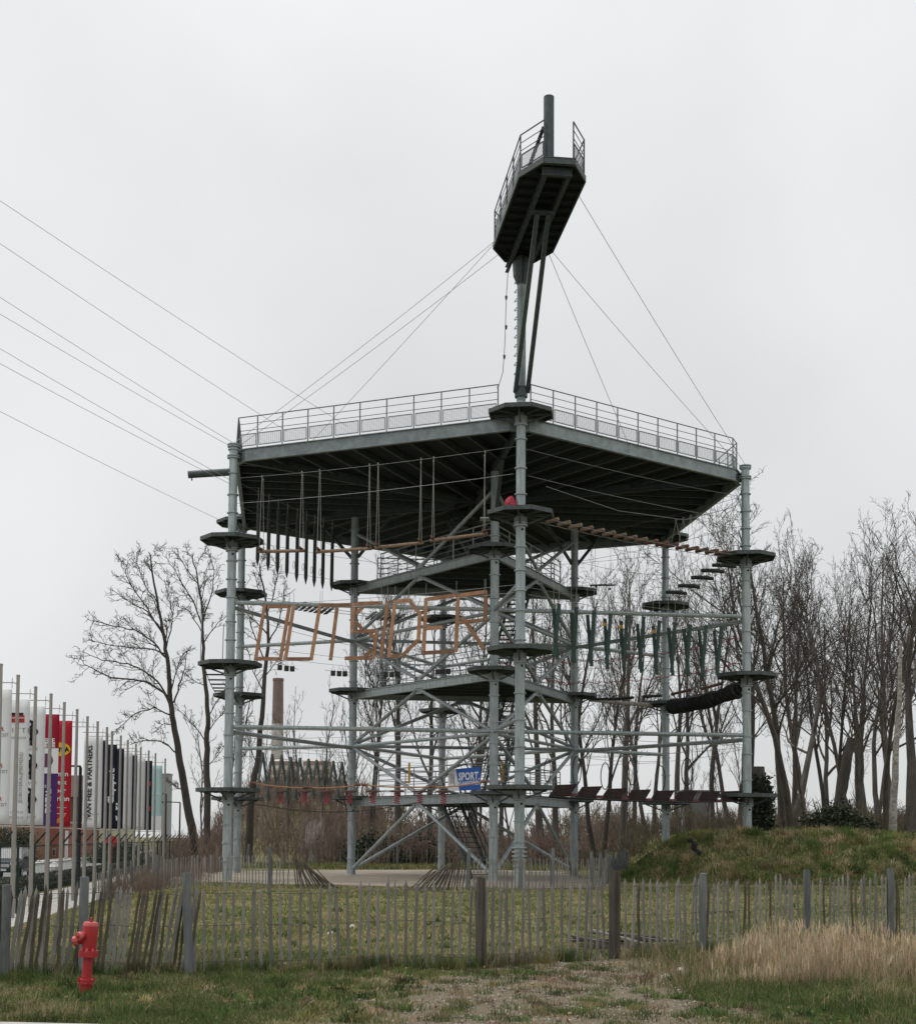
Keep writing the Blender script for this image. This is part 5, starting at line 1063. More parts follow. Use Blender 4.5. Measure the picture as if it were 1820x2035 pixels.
# ------------------------------------------------------------------ bare trees
class Grow:
    def __init__(s, seed, spread=.7, upb=.25, fine=1.0, twig_r=.011, kids=(11, 7, 6, 3), gn=.16, ratio=(.62, .5, .5, .5)):
        s.r = np.random.default_rng(seed); s.spread = spread; s.upb = upb; s.fine = fine; s.V = {0: [], 1: []}; s.Q = {0: [], 1: []}; s.n = {0: 0, 1: 0}; s.tr = twig_r; s.kids = kids; s.gn = gn; s.ratio = ratio
    def tube(s, pts, rs, lvl):
        k = (9, 6, 4, 3, 3)[min(lvl, 4)]; w_ = 0 if lvl <= 1 else 1; m = len(pts); pts = np.asarray(pts)
        d = np.gradient(pts, axis=0); d /= np.linalg.norm(d, axis=1)[:, None]+1e-9
        ref = np.array([.3, .8, .1]) if abs(d[0][2]) > .5 else np.array([0, .2, 1.]); a = np.cross(d, ref); a /= np.linalg.norm(a, axis=1)[:, None]+1e-9; b = np.cross(d, a)
        t = np.arange(k)*2*math.pi/k; V = pts[:, None, :]+(a[:, None, :]*np.cos(t)[None, :, None]+b[:, None, :]*np.sin(t)[None, :, None])*np.asarray(rs)[:, None, None]
        i = np.arange(m-1)[:, None]*k; j = np.arange(k)[None, :]; j2 = (j+1) % k
        Q = np.stack([i+j, i+j2, i+k+j2, i+k+j], -1).reshape(-1, 4)+s.n[w_]
        s.V[w_].append(V.reshape(-1, 3)); s.Q[w_].append(Q); s.n[w_] += m*k
    def walk(s, p, d, L, lvl):
        ns_ = (11, 8, 5, 4, 3)[min(lvl, 4)]; pts = [p]; g = (s.gn*.5, s.gn, s.gn*1.3, s.gn*1.6, s.gn*1.8)[min(lvl, 4)]
        for k in range(ns_):
            d = d+s.r.normal(0, g, 3)+np.array([0, 0, s.upb*(.25 if lvl == 0 else .6 if lvl < 3 else .35)]); d /= np.linalg.norm(d); p = p+d*L/ns_; pts.append(p)
        return pts
    def limb(s, pts, r0, r1, lvl, start=.25):
        pts = np.asarray(pts, float); m = len(pts); f_ = np.linspace(0, 1, m); rs = r0+(r1-r0)*f_**.85; s.tube(pts, rs, lvl)
        if lvl >= 4: return
        L = np.linalg.norm(np.diff(pts, axis=0), axis=1).sum(); nk = int(s.kids[min(lvl, 3)]*(s.fine if lvl > 0 else 1)*s.r.uniform(.75, 1.25))
        if lvl >= 1: nk = max(2, int(nk*min(1.4, max(.5, L/(4.5, 4.5, 2.2, 1.0, .6)[lvl]))))
        for k in range(nk):
            t = start+(1-start)*(k+s.r.uniform(.1, .9))/nk; x = t*(m-1); i = min(int(x), m-2); p = pts[i]+(pts[i+1]-pts[i])*(x-i)
            d = pts[i+1]-pts[i]; d /= np.linalg.norm(d); a = s.r.normal(size=3); a -= d*(a@d); a /= np.linalg.norm(a)
            ang = s.spread*s.r.uniform(.6, 1.3)*(1-.25*t); nd = d*math.cos(ang)+a*math.sin(ang)
            rr = rs[i]*s.r.uniform(.35, .62); ll = L*s.ratio[min(lvl, 3)]*s.r.uniform(.6, 1.1)*(1.15-.65*t)
            rr = max(rr, s.tr*(1.3 if lvl < 2 else 1.0)); ll = max(ll, .25)
            s.limb(s.walk(p, nd, ll, lvl+1), rr, max(s.tr*.6, rr*.25), lvl+1, .18)
    def objs(s, base):
        out_ = []
        for w_ in (0, 1): out_.append((np.concatenate(s.V[w_])-np.array(base), np.concatenate(s.Q[w_])))
        return out_
def tree_from(g, base, label, bark='bark', group=None, name='bare_tree'):
    (V0, Q0), (V1, Q1) = g.objs(base); t = thing(name, label, 'tree', base, group)
    for nm_, V, Q, m in (('trunk', V0, Q0, bark), ('crown', V1, Q1, 'twig')):
        me = fast_mesh(nm_, V, Q, m); me.polygons.foreach_set('use_smooth', np.ones(len(Q), bool)); o = bpy.data.objects.new(nm_, me); col.objects.link(o); o.parent = t
    return t
k5 = lambda x, y: ((200+x/2.2617)/1.3731, (1450+y/2.2617)/1.3731)
def traced(seed, Y, trunk, r0, limbs, label, spread=.75, twig=.013, fine=1.0, jy=2.2):
    g = Grow(seed, spread, .1, fine, twig, (6, 13, 9, 4), .17, (.15, .3, .5, .5)); r = g.r
    def pl(pts, y0=0.0, y1=0.0):
        n = len(pts); P = [U(*k5(*p), Y+y0+(y1-y0)*i/max(1, n-1)) for i, p in enumerate(pts)]; Q_ = []
        for i in range(n-1):
            for k in range(3): Q_.append(P[i]+(P[i+1]-P[i])*k/3+r.normal(0, .035, 3)*(k > 0))
        return np.array(Q_+[P[-1]])
    T = pl(trunk); T[0][2] = hz(T[0][0], T[0][1])-.2; base = T[0]+np.array([0, 0, .2])
    g.limb(T, r0*.8, .03, 0, .62)
    for i, (pts, rr) in enumerate(limbs): g.limb(pl(pts, 0, r.uniform(-jy, jy)), rr*.68, .018, 1, .15)
    return tree_from(g, base, label, 'bark_left')
traced(2, 86, [(765, 1960), (715, 1760), (680, 1550), (650, 1380), (625, 1230), (608, 1100), (595, 950), (580, 780), (560, 650), (535, 520), (510, 380), (480, 200), (465, 130)], .36,
 [([(612, 1090), (560, 1000), (450, 930), (330, 915), (200, 890), (80, 830), (40, 790)], .13), ([(600, 1050), (520, 930), (400, 845), (300, 820), (180, 800), (70, 750)], .11), ([(580, 790), (500, 690), (380, 610), (250, 590), (100, 550)], .1), ([(550, 620), (460, 500), (350, 440), (235, 360)], .08), ([(565, 660), (480, 520), (400, 400), (330, 280), (310, 190)], .09), ([(650, 1380), (540, 1300), (430, 1295), (350, 1320)], .08), ([(608, 1140), (500, 1090), (380, 1130), (260, 1230)], .08), ([(620, 1060), (650, 950), (690, 850), (700, 740)], .1), ([(600, 1000), (625, 900), (655, 800), (695, 745)], .08), ([(575, 720), (610, 560), (600, 430), (560, 300)], .07), ([(620, 1210), (560, 1190), (500, 1240)], .05), ([(690, 1600), (640, 1590), (590, 1545)], .05), ([(520, 450), (440, 330), (400, 220), (390, 130)], .06), ([(575, 760), (480, 730), (350, 720), (200, 700), (95, 670)], .08)],
 'large bare tree leaning left beside the end of the flagpoles', .8, .014, 1.1)
traced(4, 92, [(830, 1640), (822, 1450), (822, 1300), (832, 1150), (815, 950), (800, 780), (796, 600), (790, 430), (765, 280), (735, 150)], .3,
 [([(800, 600), (740, 430), (650, 290), (570, 150)], .09), ([(800, 560), (850, 400), (870, 250), (840, 140)], .09), ([(818, 960), (740, 920), (690, 880)], .05), ([(826, 1310), (760, 1220), (700, 1150), (640, 1100)], .07), ([(798, 640), (720, 500), (640, 460)], .06), ([(796, 480), (770, 330), (680, 200), (640, 140)], .07), ([(830, 1150), (880, 1060), (940, 960)], .07), ([(826, 1250), (900, 1150), (960, 1110)], .06), ([(800, 700), (870, 600), (950, 520)], .07), ([(825, 1450), (880, 1400), (930, 1330)], .05)],
 'tall slim bare tree between the leaning tree and the side-tube column', .7, .014, 1.0)
traced(6, 88, [(1085, 1760), (1110, 1560), (1145, 1380), (1165, 1150), (1180, 900), (1205, 700), (1195, 500), (1170, 330), (1150, 200)], .32,
 [([(1190, 820), (1120, 650), (1080, 480), (1060, 330)], .08), ([(1200, 700), (1270, 560), (1300, 420), (1310, 300)], .08), ([(1175, 1000), (1110, 870), (1070, 720)], .07), ([(1180, 900), (1260, 800), (1330, 700)], .06), ([(1195, 520), (1240, 380), (1260, 250), (1250, 140)], .07), ([(1130, 1430), (1080, 1300), (1075, 1150)], .06)],
 'bare tree rising behind the two left outer columns', .75, .014, 1.0)
# generic trees
def generic(seed, stems, H=18.0, r0=.3, spread=.82, upb=.15, kids=(13, 9, 7, 4), fine=1.0, clear=.3, lean=.1):
    g = Grow(seed, spread, upb, fine, .0115, kids, .135, (.5, .48, .5, .5))
    for k in range(stems):
        a = 2*math.pi*(k+g.r.random()*.6)/max(1, stems); d = np.array([math.cos(a)*lean*(stems > 1), math.sin(a)*lean*(stems > 1), 1.]); d += g.r.normal(0, .04, 3)*np.array([1, 1, 0]); d /= np.linalg.norm(d)
        p = np.array([math.cos(a), math.sin(a), 0])*.18*(stems > 1)-np.array([0, 0, .3])
        g.limb(g.walk(p, d, H*g.r.uniform(.85, 1.0), 0), r0*(1 if stems == 1 else .72), .03, 0, clear)
    hmax = max(v[:, 2].max() for v in g.V[1]); return g, hmax
GEN = []
for sd_, st_, kw in ((31, 1, {}), (32, 2, dict(lean=.18)), (33, 3, dict(lean=.24, kids=(10, 9, 7, 4))), (34, 1, dict(spread=.7, upb=.2, clear=.35, r0=.36)), (35, 2, dict(spread=.7, lean=.2)), (36, 1, dict(spread=.95, clear=.25, upb=.2))):
    g, hm = generic(sd_, st_, **kw); ms = []
    for (V, Q), nm_, m in zip(g.objs((0, 0, 0)), ('trunk', 'crown'), ('bark', 'twig')):
        me = fast_mesh(nm_, V, Q, m); me.polygons.foreach_set('use_smooth', np.ones(len(Q), bool)); ms.append(me)
    GEN.append((ms, hm))
g, hm = generic(51, 1, 9.0, .075, .55, .3, (14, 5, 3, 2), .8, .2); YG = []
for (V, Q), nm_, m in zip(g.objs((0, 0, 0)), ('trunk', 'crown'), ('bark', 'twig')): YG.append(fast_mesh(nm_, V, Q, m))
def put_tree(var, u_, vtop, Y, rot, label, group, wide=1.0, meshes=None, hm_=None, name='bare_tree'):
    p = U(u_, vtop, Y); x = p[0]; zb_ = hz(x, Y); ms, hm0 = (meshes, hm_) if meshes else GEN[var]; s = (p[2]-zb_)/hm0
    t = thing(name, label, 'tree', (x, Y, zb_), group); t.rotation_euler = (0, 0, rot)
    for me in ms: o = bpy.data.objects.new(me.name.split('.')[0], me); col.objects.link(o); o.parent = t; o.scale = (s*wide, s*wide, s)
    return t
RG = 'bare trees behind the mound'; CG = 'bare trees behind the tower'
STEM = ['single-trunked tall', 'twin-stemmed tall', 'three-stemmed tall', 'thick single-trunked', 'wide-forked twin-stemmed', 'broad-crowned single-trunked']
RT = [(2, 1562, 985, 72, .3, 'big many-stemmed bare tree right behind the near mound column', 1.15), (1, 1640, 1085, 80, 1.2, 'bare tree next to the thick leaning cut trunk', .8), (4, 1690, 1040, 84, 2.0, None, .8), (2, 1750, 1000, 74, 4.0, None, .9), (3, 1800, 1005, 70, 5.1, 'dark bare tree standing close to the white birch', 1.0), (5, 1860, 1010, 76, .9, None, .8), (0, 1590, 1040, 92, 3.3, None, .8), (4, 1725, 1090, 98, 5.6, None, .8), (3, 1490, 1080, 98, 2.2, None, .9), (5, 1640, 1150, 108, .2, None, .8), (0, 1770, 1130, 110, 2.8, None, .8), (3, 1570, 1140, 112, 4.4, None, .7), (3, 1705, 1160, 114, 1.1, None, .7)]
for v_, u_, vt, Y, ro_, lab, wd in RT: put_tree(v_, u_, vt-35, Y, ro_, lab or STEM[v_]+' bare tree in the wood behind the mound', RG, wd)
CT = [(3, 1080, 1090, 96, 1, .8), (0, 1150, 1075, 92, 2, .8), (4, 1190, 1070, 84, 3, .8), (3, 1232, 1065, 82, 4, .75), (1, 1290, 1085, 90, 5, .75), (5, 1365, 1100, 86, .5, .75), (0, 1415, 1095, 94, 1.5, .8), (4, 1455, 1080, 100, 2.5, .8), (1, 940, 1095, 98, 3.5, .9), (5, 860, 1105, 94, .8, .8), (3, 800, 1100, 100, 1.9, .75), (4, 745, 1100, 102, 4.2, .7), (3, 1110, 1120, 112, .4, .7), (5, 1260, 1110, 110, 2.2, .7), (3, 1340, 1120, 114, 3.1, .7), (0, 1000, 1150, 112, 1.4, .7)]
for v_, u_, vt, Y, ro_, wd in CT: put_tree(v_, u_, vt-20, Y, ro_, STEM[v_]+' bare tree in the wood behind the tower', CG, wd)
for i, (u_, vt, Y) in enumerate([(600, 1365, 112), (642, 1345, 104), (688, 1368, 100), (575, 1400, 98), (720, 1380, 96), (540, 1420, 108), (470, 1330, 118), (440, 1380, 120), (405, 1400, 124), (1020, 1360, 92), (960, 1400, 90), (1400, 1400, 80), (1365, 1440, 78), (1430, 1470, 74), (1600, 1420, 70), (1700, 1430, 68), (1345, 1480, 72), (1240, 1440, 78), (1480, 1420, 70), (1560, 1500, 66)]):
    put_tree(0, u_, vt, Y, i*1.3, 'slender bare sapling among the scrub left of the tower' if u_ < 760 else 'slender bare sapling in the undergrowth behind tower and mound', 'saplings left of the tower' if u_ < 760 else 'saplings behind tower and mound', 1.0, YG, hm, 'sapling')
# cut trunk, ivy stump, birch
def trunk_thing(name, label, pts, Y, rs, m, ivy=False):
    P = [U(*p, Y) for p in pts]; P[0][2] = hz(P[0][0], Y)-.2; base = (P[0][0], Y, P[0][2]+.2); t = thing(name, label, 'tree', base); Q_ = []; R_ = []
    for i in range(len(P)-1):
        for k in range(4): Q_.append(P[i]+(P[i+1]-P[i])*k/4+np.array([random.uniform(-.03, .03), 0, 0])); R_.append((rs[i]+(rs[i+1]-rs[i])*k/4)*random.uniform(.93, 1.07))
    Q_.append(P[-1]); R_.append(rs[-1]); MB().path(Q_, R_, 10).build('trunk', m, t, True)
    if ivy:
        r = np.random.default_rng(3); n = 5000; k = r.random(n)**.9*.8; idx = np.clip((k*(len(Q_)-1)).astype(int), 0, len(Q_)-2); c = np.array(Q_)[idx]+(np.array(Q_)[idx+1]-np.array(Q_)[idx])*r.random(n)[:, None]; a = r.random(n)*6.28; rad = np.array(R_)[idx]+np.abs(r.normal(.08, .12, n)); c += np.stack([np.cos(a)*rad, np.sin(a)*rad, r.normal(0, .1, n)], 1); V, Q = leaf_cloud(c, .09, 2); o = bpy.data.objects.new('ivy', fast_mesh('ivy', V-np.array(base), Q, 'ivy')); col.objects.link(o); o.parent = t
    return t
trunk_thing('tree_stump', 'tall ivy-clad broken stump behind the near mound column', [(1512, 1660), (1510, 1600), (1505, 1525)], 66, [.42, .38, .33], 'bark', True)
trunk_thing('cut_trunk', 'thick leaning trunk cut off at its top behind the mound', [(1655, 1665), (1668, 1600), (1680, 1530), (1692, 1468)], 68, [.36, .28, .25, .2], 'bark')
trunk_thing('birch_tree', 'white birch trunk with black marks at the right of the mound', [(1773, 1668), (1776, 1600), (1780, 1500), (1786, 1400), (1790, 1280)], 63, [.2, .17, .15, .12, .06], 'birch')
# evergreen shrubs
def shrub(u_, v_, Y, rx, rz_, n, label, m='evergreen', seed=0):
    p = U(u_, v_, Y); zb_ = hz(p[0], Y); r = np.random.default_rng(seed); t = thing('evergreen_shrub', label, 'shrub', (p[0], Y, zb_))
    cl_ = r.normal(size=(26, 3)); cl_ /= np.linalg.norm(cl_, axis=1)[:, None]; cl_ *= r.uniform(.35, .85, 26)[:, None]; cl_[:, 2] = np.abs(cl_[:, 2])*.9
    c = cl_[r.integers(0, 26, n)]+r.normal(0, .16, (n, 3)); c[:, 2] = np.abs(c[:, 2]); pts = c*np.array([rx, rx*.8, rz_]); V, Q = leaf_cloud(pts, .085, seed)
    o = bpy.data.objects.new('foliage', fast_mesh('foliage', V, Q, m)); col.objects.link(o); o.parent = t
    st = MB()
    for k in range(6): a = r.random()*6.28; st.path([(0, 0, -.1), (math.cos(a)*rx*.3, math.sin(a)*rx*.3, rz_*.5)], [.05, .02], 5)
    o = bpy.data.objects.new('stem', st.mesh('stem', 'bark')); col.objects.link(o); o.parent = t
shrub(1655, 1640, 62, 1.5, 1.5, 9000, 'dark evergreen shrub on the mound crest near the cut trunk', seed=1)
shrub(1715, 1645, 63, .9, 1.2, 5000, 'smaller dark evergreen shrub beside the larger one on the mound', seed=2)
shrub(745, 1640, 86, 2.0, 2.4, 11000, 'dark ivy thicket behind the inner left column', 'ivy', 3)
shrub(835, 1640, 90, 2.4, 2.6, 12000, 'broad dark ivy thicket behind the staircase foot', 'ivy', 4)
shrub(28, 1640, 118, 2.2, 4.0, 9000, 'dark green bush against the orange-brown house', seed=6)
shrub(240, 1650, 120, 3.0, 2.8, 9000, 'dull green bush below the navy banners', seed=7)

# ------------------------------------------------------------------ scrub (brown thicket, far undergrowth)
def bush_unit(seed, stems, h_, kids):
    r = np.random.default_rng(seed); Vs, Qs, nv = [], [], 0
    def tw(p, d, L, r0):
        nonlocal nv
        pts = [p]; 
        for k in range(3): d = d+r.normal(0, .14, 3); d /= np.linalg.norm(d); p = p+d*L/3; pts.append(p)
        pts = np.array(pts); a = np.cross(d, [0.2, 1, .1]); a /= np.linalg.norm(a); b = np.cross(d, a); rs = np.linspace(r0, r0*.4, 4); t = np.arange(3)*2.094
        V = pts[:, None, :]+(a*np.cos(t)[:, None]+b*np.sin(t)[:, None])[None]*rs[:, None, None]; i = np.arange(3)[:, None]*3; j = np.arange(3)[None]; Q = np.stack([i+j, i+(j+1) % 3, i+3+(j+1) % 3, i+3+j], -1).reshape(-1, 4)+nv
        Vs.append(V.reshape(-1, 3)); Qs.append(Q); nv += 12; return pts
    for k in range(stems):
        a = r.random()*6.28; rd = r.random()**.5; d = np.array([math.cos(a)*.35*rd, math.sin(a)*.35*rd, 1.]); d /= np.linalg.norm(d); pts = tw(np.array([math.cos(a)*rd*.6, math.sin(a)*rd*.6, -.1]), d, h_*r.uniform(.6, 1.05), .016)
        for q in range(kids): x = r.uniform(.8, 2.8); i = int(x); p = pts[i]+(pts[i+1]-pts[i])*(x-i); dd_ = r.normal(size=3)*.8; dd_[2] = abs(dd_[2])+.5; tw(p, dd_/np.linalg.norm(dd_), h_*r.uniform(.2, .45), .009)
    return np.concatenate(Vs), np.concatenate(Qs)
BU = [bush_unit(k, 26, 1.0, 5) for k in range(4)]
def scrub(name, spots, m, label, cat='scrub'):
    Vs, Qs, nv = [], [], 0; r = np.random.default_rng(len(spots))
    for (x, y, s, hh) in spots:
        V, Q = BU[r.integers(0, 4)]; a = r.random()*6.28; R_ = np.array([[math.cos(a), -math.sin(a), 0], [math.sin(a), math.cos(a), 0], [0, 0, 1]]); W = V @ R_.T; W = W*np.array([s, s, hh])+np.array([x, y, hz(x, y)]); Vs.append(W); Qs.append(Q+nv); nv += len(V)
    me = fast_mesh(name, np.concatenate(Vs), np.concatenate(Qs), m); o = bpy.data.objects.new(name, me); col.objects.link(o); tag(o, label, cat, kind='stuff')
r = np.random.default_rng(77)
sp1 = []
for k in range(120): Y = r.uniform(84, 118); sp1.append((r.uniform(-20, 12)*Y/95, Y, r.uniform(1.3, 2.2), r.uniform(1.6, 3.2)))
for k in range(60): Y = r.uniform(96, 122); sp1.append((r.uniform(-24, -6), Y, r.uniform(1.4, 2.4), r.uniform(1.5, 2.8)))
scrub('brown_scrub', sp1, 'scrub_twig', 'dense reddish brown leafless scrub behind the tower')
sp2 = [(r.uniform(7, 34), r.uniform(70, 112), r.uniform(1.2, 2.0), r.uniform(.9, 2.3)) for k in range(130)]
scrub('wood_undergrowth', sp2, 'scrub_right', 'low brown undergrowth between the trees behind the mound')
sp3 = []
for k in range(70): Y = r.uniform(46, 80); sp3.append((float(flagX(Y))+r.uniform(.9, 4.5), Y, r.uniform(.35, .7), r.uniform(.45, 1.1)))
scrub('weed_stalks', sp3, 'scrub_twig', 'reddish brown weed stalks along the flagpole verge')
sp4 = [(r.uniform(-60, 90), r.uniform(125, 190), r.uniform(3, 5), r.uniform(2.5, 5)) for k in range(110)]
sp4 = [q for q in sp4 if q[0] > float(flagX(q[1]))+4]
scrub('far_thicket', sp4, 'scrub_right', 'far grey-brown thicket closing the view under the trees')
p = U(620, 1640, 90)
scrub('blossom_scrub', [(p[0]+r.normal(0, .5), 90+r.normal(0, .4), .8, 3.2) for k in range(3)], 'blossom', 'pale blossoming scrub glimpsed left of the inner left column')

# ------------------------------------------------------------------ grass
def blades(X, Y, L, W, tone, lean=.5, name='grass', label=None, seed=0, z=None):
    n = len(X); r = np.random.default_rng(seed); Z = height(X, Y)-.01 if z is None else z; a = r.random(n)*6.283; side = np.stack([np.cos(a), np.sin(a), np.zeros(n)], 1); b = r.random(n)*6.283; ln = np.abs(r.normal(0, lean, n)); out_ = np.stack([np.cos(b)*ln, np.sin(b)*ln, np.zeros(n)], 1)
    P = np.stack([X, Y, Z], 1); upv_ = np.array([0, 0, 1.]); L = np.asarray(L)[:, None]; W = np.asarray(W)[:, None]
    mid = P+upv_*L*.55+out_*L*.35; tip = P+upv_*L*(1-.25*ln[:, None].clip(0, 1.6))+out_*L
    V = np.stack([P-side*W, P+side*W, mid+side*W*.75, mid-side*W*.75, tip+side*W*.12, tip-side*W*.12], 1).reshape(-1, 3); i = np.arange(n)[:, None]*6; Q = np.concatenate([i+np.array([0, 1, 2, 3]), i+np.array([3, 2, 4, 5])], 1).reshape(-1, 4)
    T = np.repeat(tone, 6, 0); me = fast_mesh(name, V, Q, 'grass_blade', T); o = bpy.data.objects.new(name, me); col.objects.link(o); tag(o, label, 'grass', kind='stuff'); return o
GREEN = np.array([.11, .155, .05]); OLIVE = np.array([.225, .21, .09]); STRAW = np.array([.38, .31, .19]); BROWN = np.array([.18, .125, .085]); DARK = np.array([.055, .085, .028])
def tones(X, Y, wts, seed=0, f_=.8):
    r = np.random.default_rng(seed); n = len(X); base = np.array([GREEN, OLIVE, STRAW, BROWN, DARK]); p = np.tile(np.asarray(wts, float), (n, 1)); q = .5*fbm(X*f_+7, Y*f_+2, 3)+.5*fbm(X*f_*4.3+1, Y*f_*4.3+5, 2); q = .5+(q-.5)*1.4; p[:, 0] *= np.exp(5*(q-.5)); p[:, 4] *= np.exp(6*(q-.5)); p[:, 2] *= np.exp(-4*(q-.5)); p /= p.sum(1)[:, None]
    c = (p.cumsum(1) > r.random(n)[:, None]).argmax(1); return base[c]*r.uniform(.7, 1.3, (n, 1))*(1+r.normal(0, .06, (n, 3)))
r = np.random.default_rng(99)
n = 250000; Y = 12.3+r.random(n)**1.15*8.2; X = r.uniform(-1, 1, n)*(Y*.36+.4)
bv = bare(X, Y); keep = (r.random(n) < (1-bv)**2.6*(.35+1.1*fbm(X*1.6, Y*1.6))) & ~((Y < 12.5-.125*(X+4.43)) & (X < -.5)) & (np.hypot(X+4.03, (Y-15.0)*.6) > .17) ; X, Y = X[keep], Y[keep]
lf = sst(-1.0, -3.5, X)+sst(2.5, 4.5, X); L = r.uniform(.03, .075, len(X))*(1+.6*lf)*(.35+2.6*fbm(X*3.1, Y*3.1)**2.2); tn = tones(X, Y, (1.1, .26, .13, .06, .35), 1)
blades(X, Y, L, np.full(len(X), .0042), tn, .9, 'lawn_grass', 'short green and brown grass in front of the picket fence')
n = 170000; Y = 19.5+r.random(n)**1.3*33; X = r.uniform(-1, 1, n)*(Y*.35+.6)
keep = (X > flagX(Y)+.9) & (r.random(n) < (1-.75*bare(X, Y))*(.45+fbm(X*.9, Y*.9))) & (np.hypot(X-.674, Y-60.78) > 12.9); X, Y = X[keep], Y[keep]
blades(X, Y, r.uniform(.03, .085, len(X))*(1+.01*Y)*(.4+2.4*fbm(X*1.7, Y*1.7)**2.2), .005+.00022*Y, tones(X, Y, (.34, .62, .16, .04, .06), 2, .45)*1.12, 1.1, 'field_grass', 'olive grass field between the picket fence and the tower', 3)
n = 160000; X = r.uniform(5, 25, n); Y = 50+r.random(n)**1.3*16; keep = (height(X, Y) > .08) & (np.hypot(X-.674, Y-60.78) > 0); X, Y = X[keep], Y[keep]
blades(X, Y, r.uniform(.06, .2, len(X)), np.full(len(X), .013), tones(X, Y, (1.3, .42, .34, .08, .15), 4, .9)*1.3, 1.2, 'mound_grass', 'rough tussocky grass covering the mound', 5)
n = 16000; X = r.uniform(-16, 12, n); Y = r.uniform(74, 86, n); keep = X > flagX(Y)+1; X, Y = X[keep], Y[keep]
blades(X, Y, r.uniform(.1, .3, len(X)), np.full(len(X), .02), tones(X, Y, (.4, .4, .1, .1, .3), 6), .6, 'far_grass', 'green strip of grass behind the concrete pad', 7)
# tufts on the bare path
cxs, cys = r.normal(.9, 1.9, 420), r.uniform(12.4, 19.0, 420); kk = r.integers(10, 90, 420); X = np.repeat(cxs, kk)+r.normal(0, .07, kk.sum()); Y = np.repeat(cys, kk)+r.normal(0, .07, kk.sum())
blades(X, Y, r.uniform(.03, .1, len(X)), np.full(len(X), .004), np.repeat(tones(cxs, cys, (.5, .2, .12, .25, .35), 8), kk, 0)*r.uniform(.7, 1.3, (len(X), 1)), .6, 'grass_tufts', 'scattered grass tufts on the bare gravel path', 9)
# leafy weeds and dead leaves in the lawn
cxs = np.concatenate([r.uniform(-5.5, -.5, 160), r.uniform(2.0, 5.0, 60), r.uniform(-6, 7, 160)]); cys = np.concatenate([r.uniform(12.8, 18, 220), r.uniform(19.5, 32, 160)]); kk = r.integers(8, 40, len(cxs)); X = np.repeat(cxs, kk)+r.normal(0, .05, kk.sum()); Y = np.repeat(cys, kk)+r.normal(0, .05, kk.sum())
blades(X, Y, r.uniform(.05, .15, len(X)), r.uniform(.007, .014, len(X)), np.repeat(tones(cxs, cys, (.6, .2, .06, .1, .5), 28), kk, 0)*r.uniform(.75, 1.25, (len(X), 1)), .8, 'lawn_weeds', 'broad-leaved weeds dotted through the grass', 29)
n = 1500; X = r.uniform(-5.5, 6, n); Y = 12.6+r.random(n)**1.4*14; Zl = height(X, Y)+.03; V, Q = leaf_cloud(np.stack([X, Y, Zl], 1), .022, 31, 1.2)
o = bpy.data.objects.new('dead_leaves', fast_mesh('dead_leaves', V, Q, 'pebble', np.repeat(np.array([.2, .12, .07])*r.uniform(.5, 1.9, (n, 1)), 4, 0))); col.objects.link(o); tag(o, 'scattered brown dead leaves on the grass', 'leaves', kind='stuff')
# tussocks on the mound
cxs = r.uniform(6, 24, 420); cys = r.uniform(50.5, 58, 420); ok = height(cxs, cys) > .2; cxs, cys = cxs[ok], cys[ok]; kk = r.integers(25, 90, len(cxs)); X = np.repeat(cxs, kk)+r.normal(0, .13, kk.sum()); Y = np.repeat(cys, kk)+r.normal(0, .13, kk.sum())
blades(X, Y, r.uniform(.15, .42, len(X)), np.full(len(X), .014), np.repeat(tones(cxs, cys, (.8, .3, .4, .15, .3), 33, .5), kk, 0)*r.uniform(.95, 1.5, (len(X), 1)), .9, 'mound_tussocks', 'shaggy green and straw tussocks on the mound', 34)
# taller grass at fence feet
cxs = np.concatenate([r.uniform(-6, 2.2, 120), r.uniform(2.4, 7, 60)]); cys = np.interp(cxs, [-6.1, -5.44, -3.35, -2, .32, 2.2, 3.74, 5.7, 7.6], [16.5, 16.75, 17.44, 18, 18.65, 19.84, 21.1, 22.8, 24.3])+r.normal(0, .12, len(cxs)); kk = r.integers(20, 90, len(cxs)); X = np.repeat(cxs, kk)+r.normal(0, .07, kk.sum()); Y = np.repeat(cys, kk)+r.normal(0, .06, kk.sum())
blades(X, Y, r.uniform(.08, .26, len(X)), np.full(len(X), .0042), np.repeat(tones(cxs, cys, (.4, .3, .3, .15, .3), 10), kk, 0)*r.uniform(.7, 1.3, (len(X), 1)), .5, 'fence_foot_grass', 'longer grass at the foot of the front fence', 11)
# green sedge in front of the reeds
n = 17000; X = r.uniform(2.6, 7.2, n); Y = 14.9+1.2*fbm(X*.8, X*0+3)+r.normal(0, .55, n)-.35*sst(3, 5, X); blades(X, Y, r.uniform(.07, .22, n)*(.5+.9*fbm(X*1.3, Y*1.3)), np.full(n, .0045), tones(X, Y, (.9, .3, .2, .08, .3), 12)*1.1, .8, 'long_grass', 'long green grass in front of the dry reeds', 13)
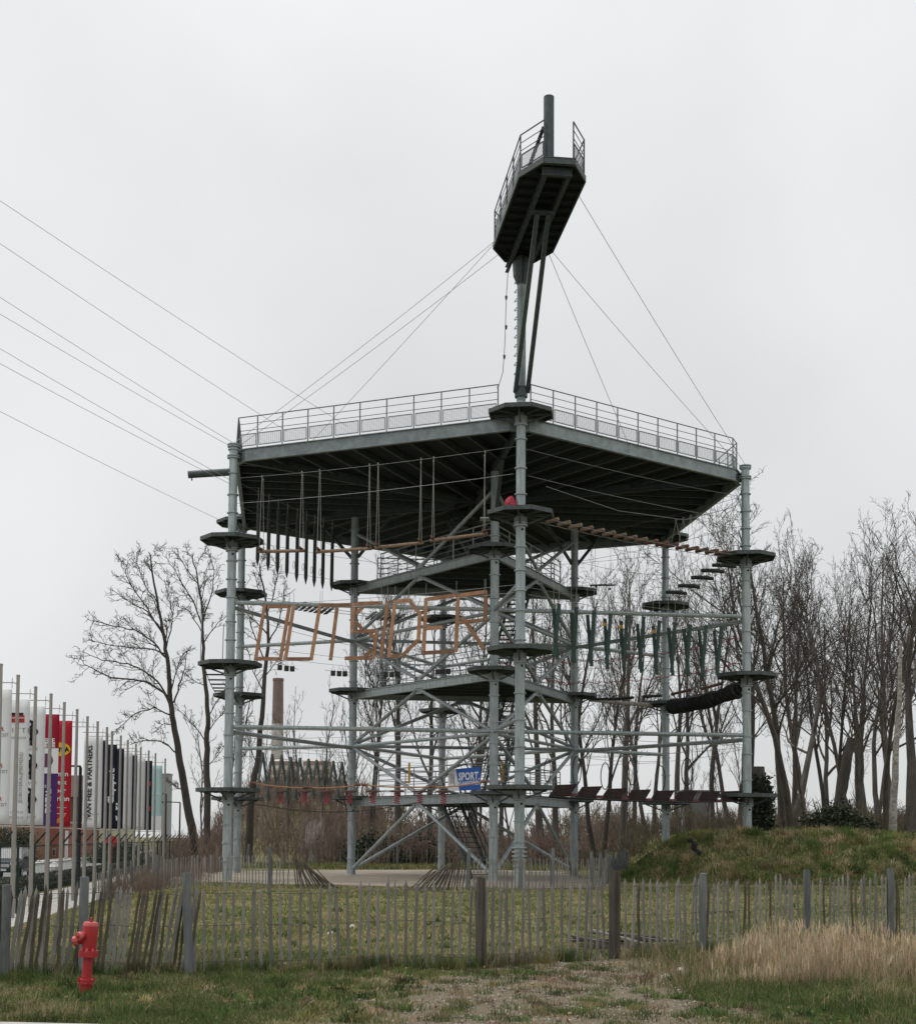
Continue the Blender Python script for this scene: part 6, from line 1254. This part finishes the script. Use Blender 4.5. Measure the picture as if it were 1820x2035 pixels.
# reeds
n = 15000; X = r.uniform(2.6, 7.6, n); Y = 15.7+r.random(n)*3.0+.1*(X-3); dn = fbm(X*1.5, Y*1.5, 3); wgt = (.05+.95*sst(3.0, 3.8, X-.12*(Y-17)))*(.05+.95*sst(.4, .64, dn))*.8; keep = r.random(n) < wgt; X, Y = X[keep], Y[keep]; n = len(X)
RT_ = np.array([.42, .335, .225]); tn = RT_*r.uniform(.6, 1.35, (n, 1))*(1+r.normal(0, .05, (n, 3))); L = (.16+.66*fbm(X*1.4+4, Y*1.4))*r.uniform(.6, 1.25, n)*(.5+.5*sst(2.8, 4.4, X))
blades(X, Y, L, np.full(n, .004), tn, .45, 'dry_reeds', 'tall straw-coloured dry reeds in front of the right fence', 15)
n2 = n; rr2 = np.random.default_rng(15); aa = rr2.random(n)*6.283; bb2 = rr2.random(n)*6.283; ln2 = np.abs(rr2.normal(0, .3, n)); tipx, tipy = X+np.cos(bb2)*ln2*L, Y+np.sin(bb2)*ln2*L; tz = height(X, Y)-.01+L*(1-.25*ln2)-.09; sel = rr2.random(n) < .5
blades(tipx[sel], tipy[sel], np.full(sel.sum(), .14), np.full(sel.sum(), .009), tn[sel]*1.25, .35, 'reed_plumes', 'pale feathery plumes on top of the dry reeds', 16, tz[sel])
n = 5000; X = r.uniform(1.9, 4.2, n); Y = r.uniform(15.2, 20.2, n); keep = X > 2.5-.1*(Y-15.6)+r.normal(0, .3, n)+.45*(Y-16).clip(0, 1); X, Y = X[keep], Y[keep]; blades(X, Y, r.uniform(.1, .32, len(X)), np.full(len(X), .0042), tones(X, Y, (.4, .2, .35, .3, .25), 17), .6, 'mixed_tussock', 'mixed brown and green tussock at the path edge', 18)
# gravel
n = 9000; X = r.normal(1.2, 1.7, n); Y = r.uniform(12.4, 19.5, n); keep = r.random(n) < bare(X, Y)*1.2; X, Y = X[keep], Y[keep]; n = len(X); s = np.abs(r.normal(.008, .006, n))+.004; Z = height(X, Y)
oc = np.array([[1, 0, 0], [-1, 0, 0], [0, 1, 0], [0, -1, 0], [0, 0, .7], [0, 0, -.5]]); V = (np.stack([X, Y, Z], 1)[:, None, :]+oc[None]*s[:, None, None]*r.uniform(.6, 1.4, (n, 6, 1))).reshape(-1, 3); Fq = np.array([[0, 2, 4], [2, 1, 4], [1, 3, 4], [3, 0, 4], [2, 0, 5], [1, 2, 5], [3, 1, 5], [0, 3, 5]]); Q = (np.arange(n)[:, None, None]*6+Fq[None]).reshape(-1, 3)
gt_ = np.array([.27, .24, .19])*r.uniform(.4, 1.5, (n, 1)); o = bpy.data.objects.new('gravel', fast_mesh('gravel', V, Q, 'pebble', np.repeat(gt_, 6, 0))); col.objects.link(o); tag(o, 'small pale gravel stones on the bare path', 'gravel', kind='stuff')
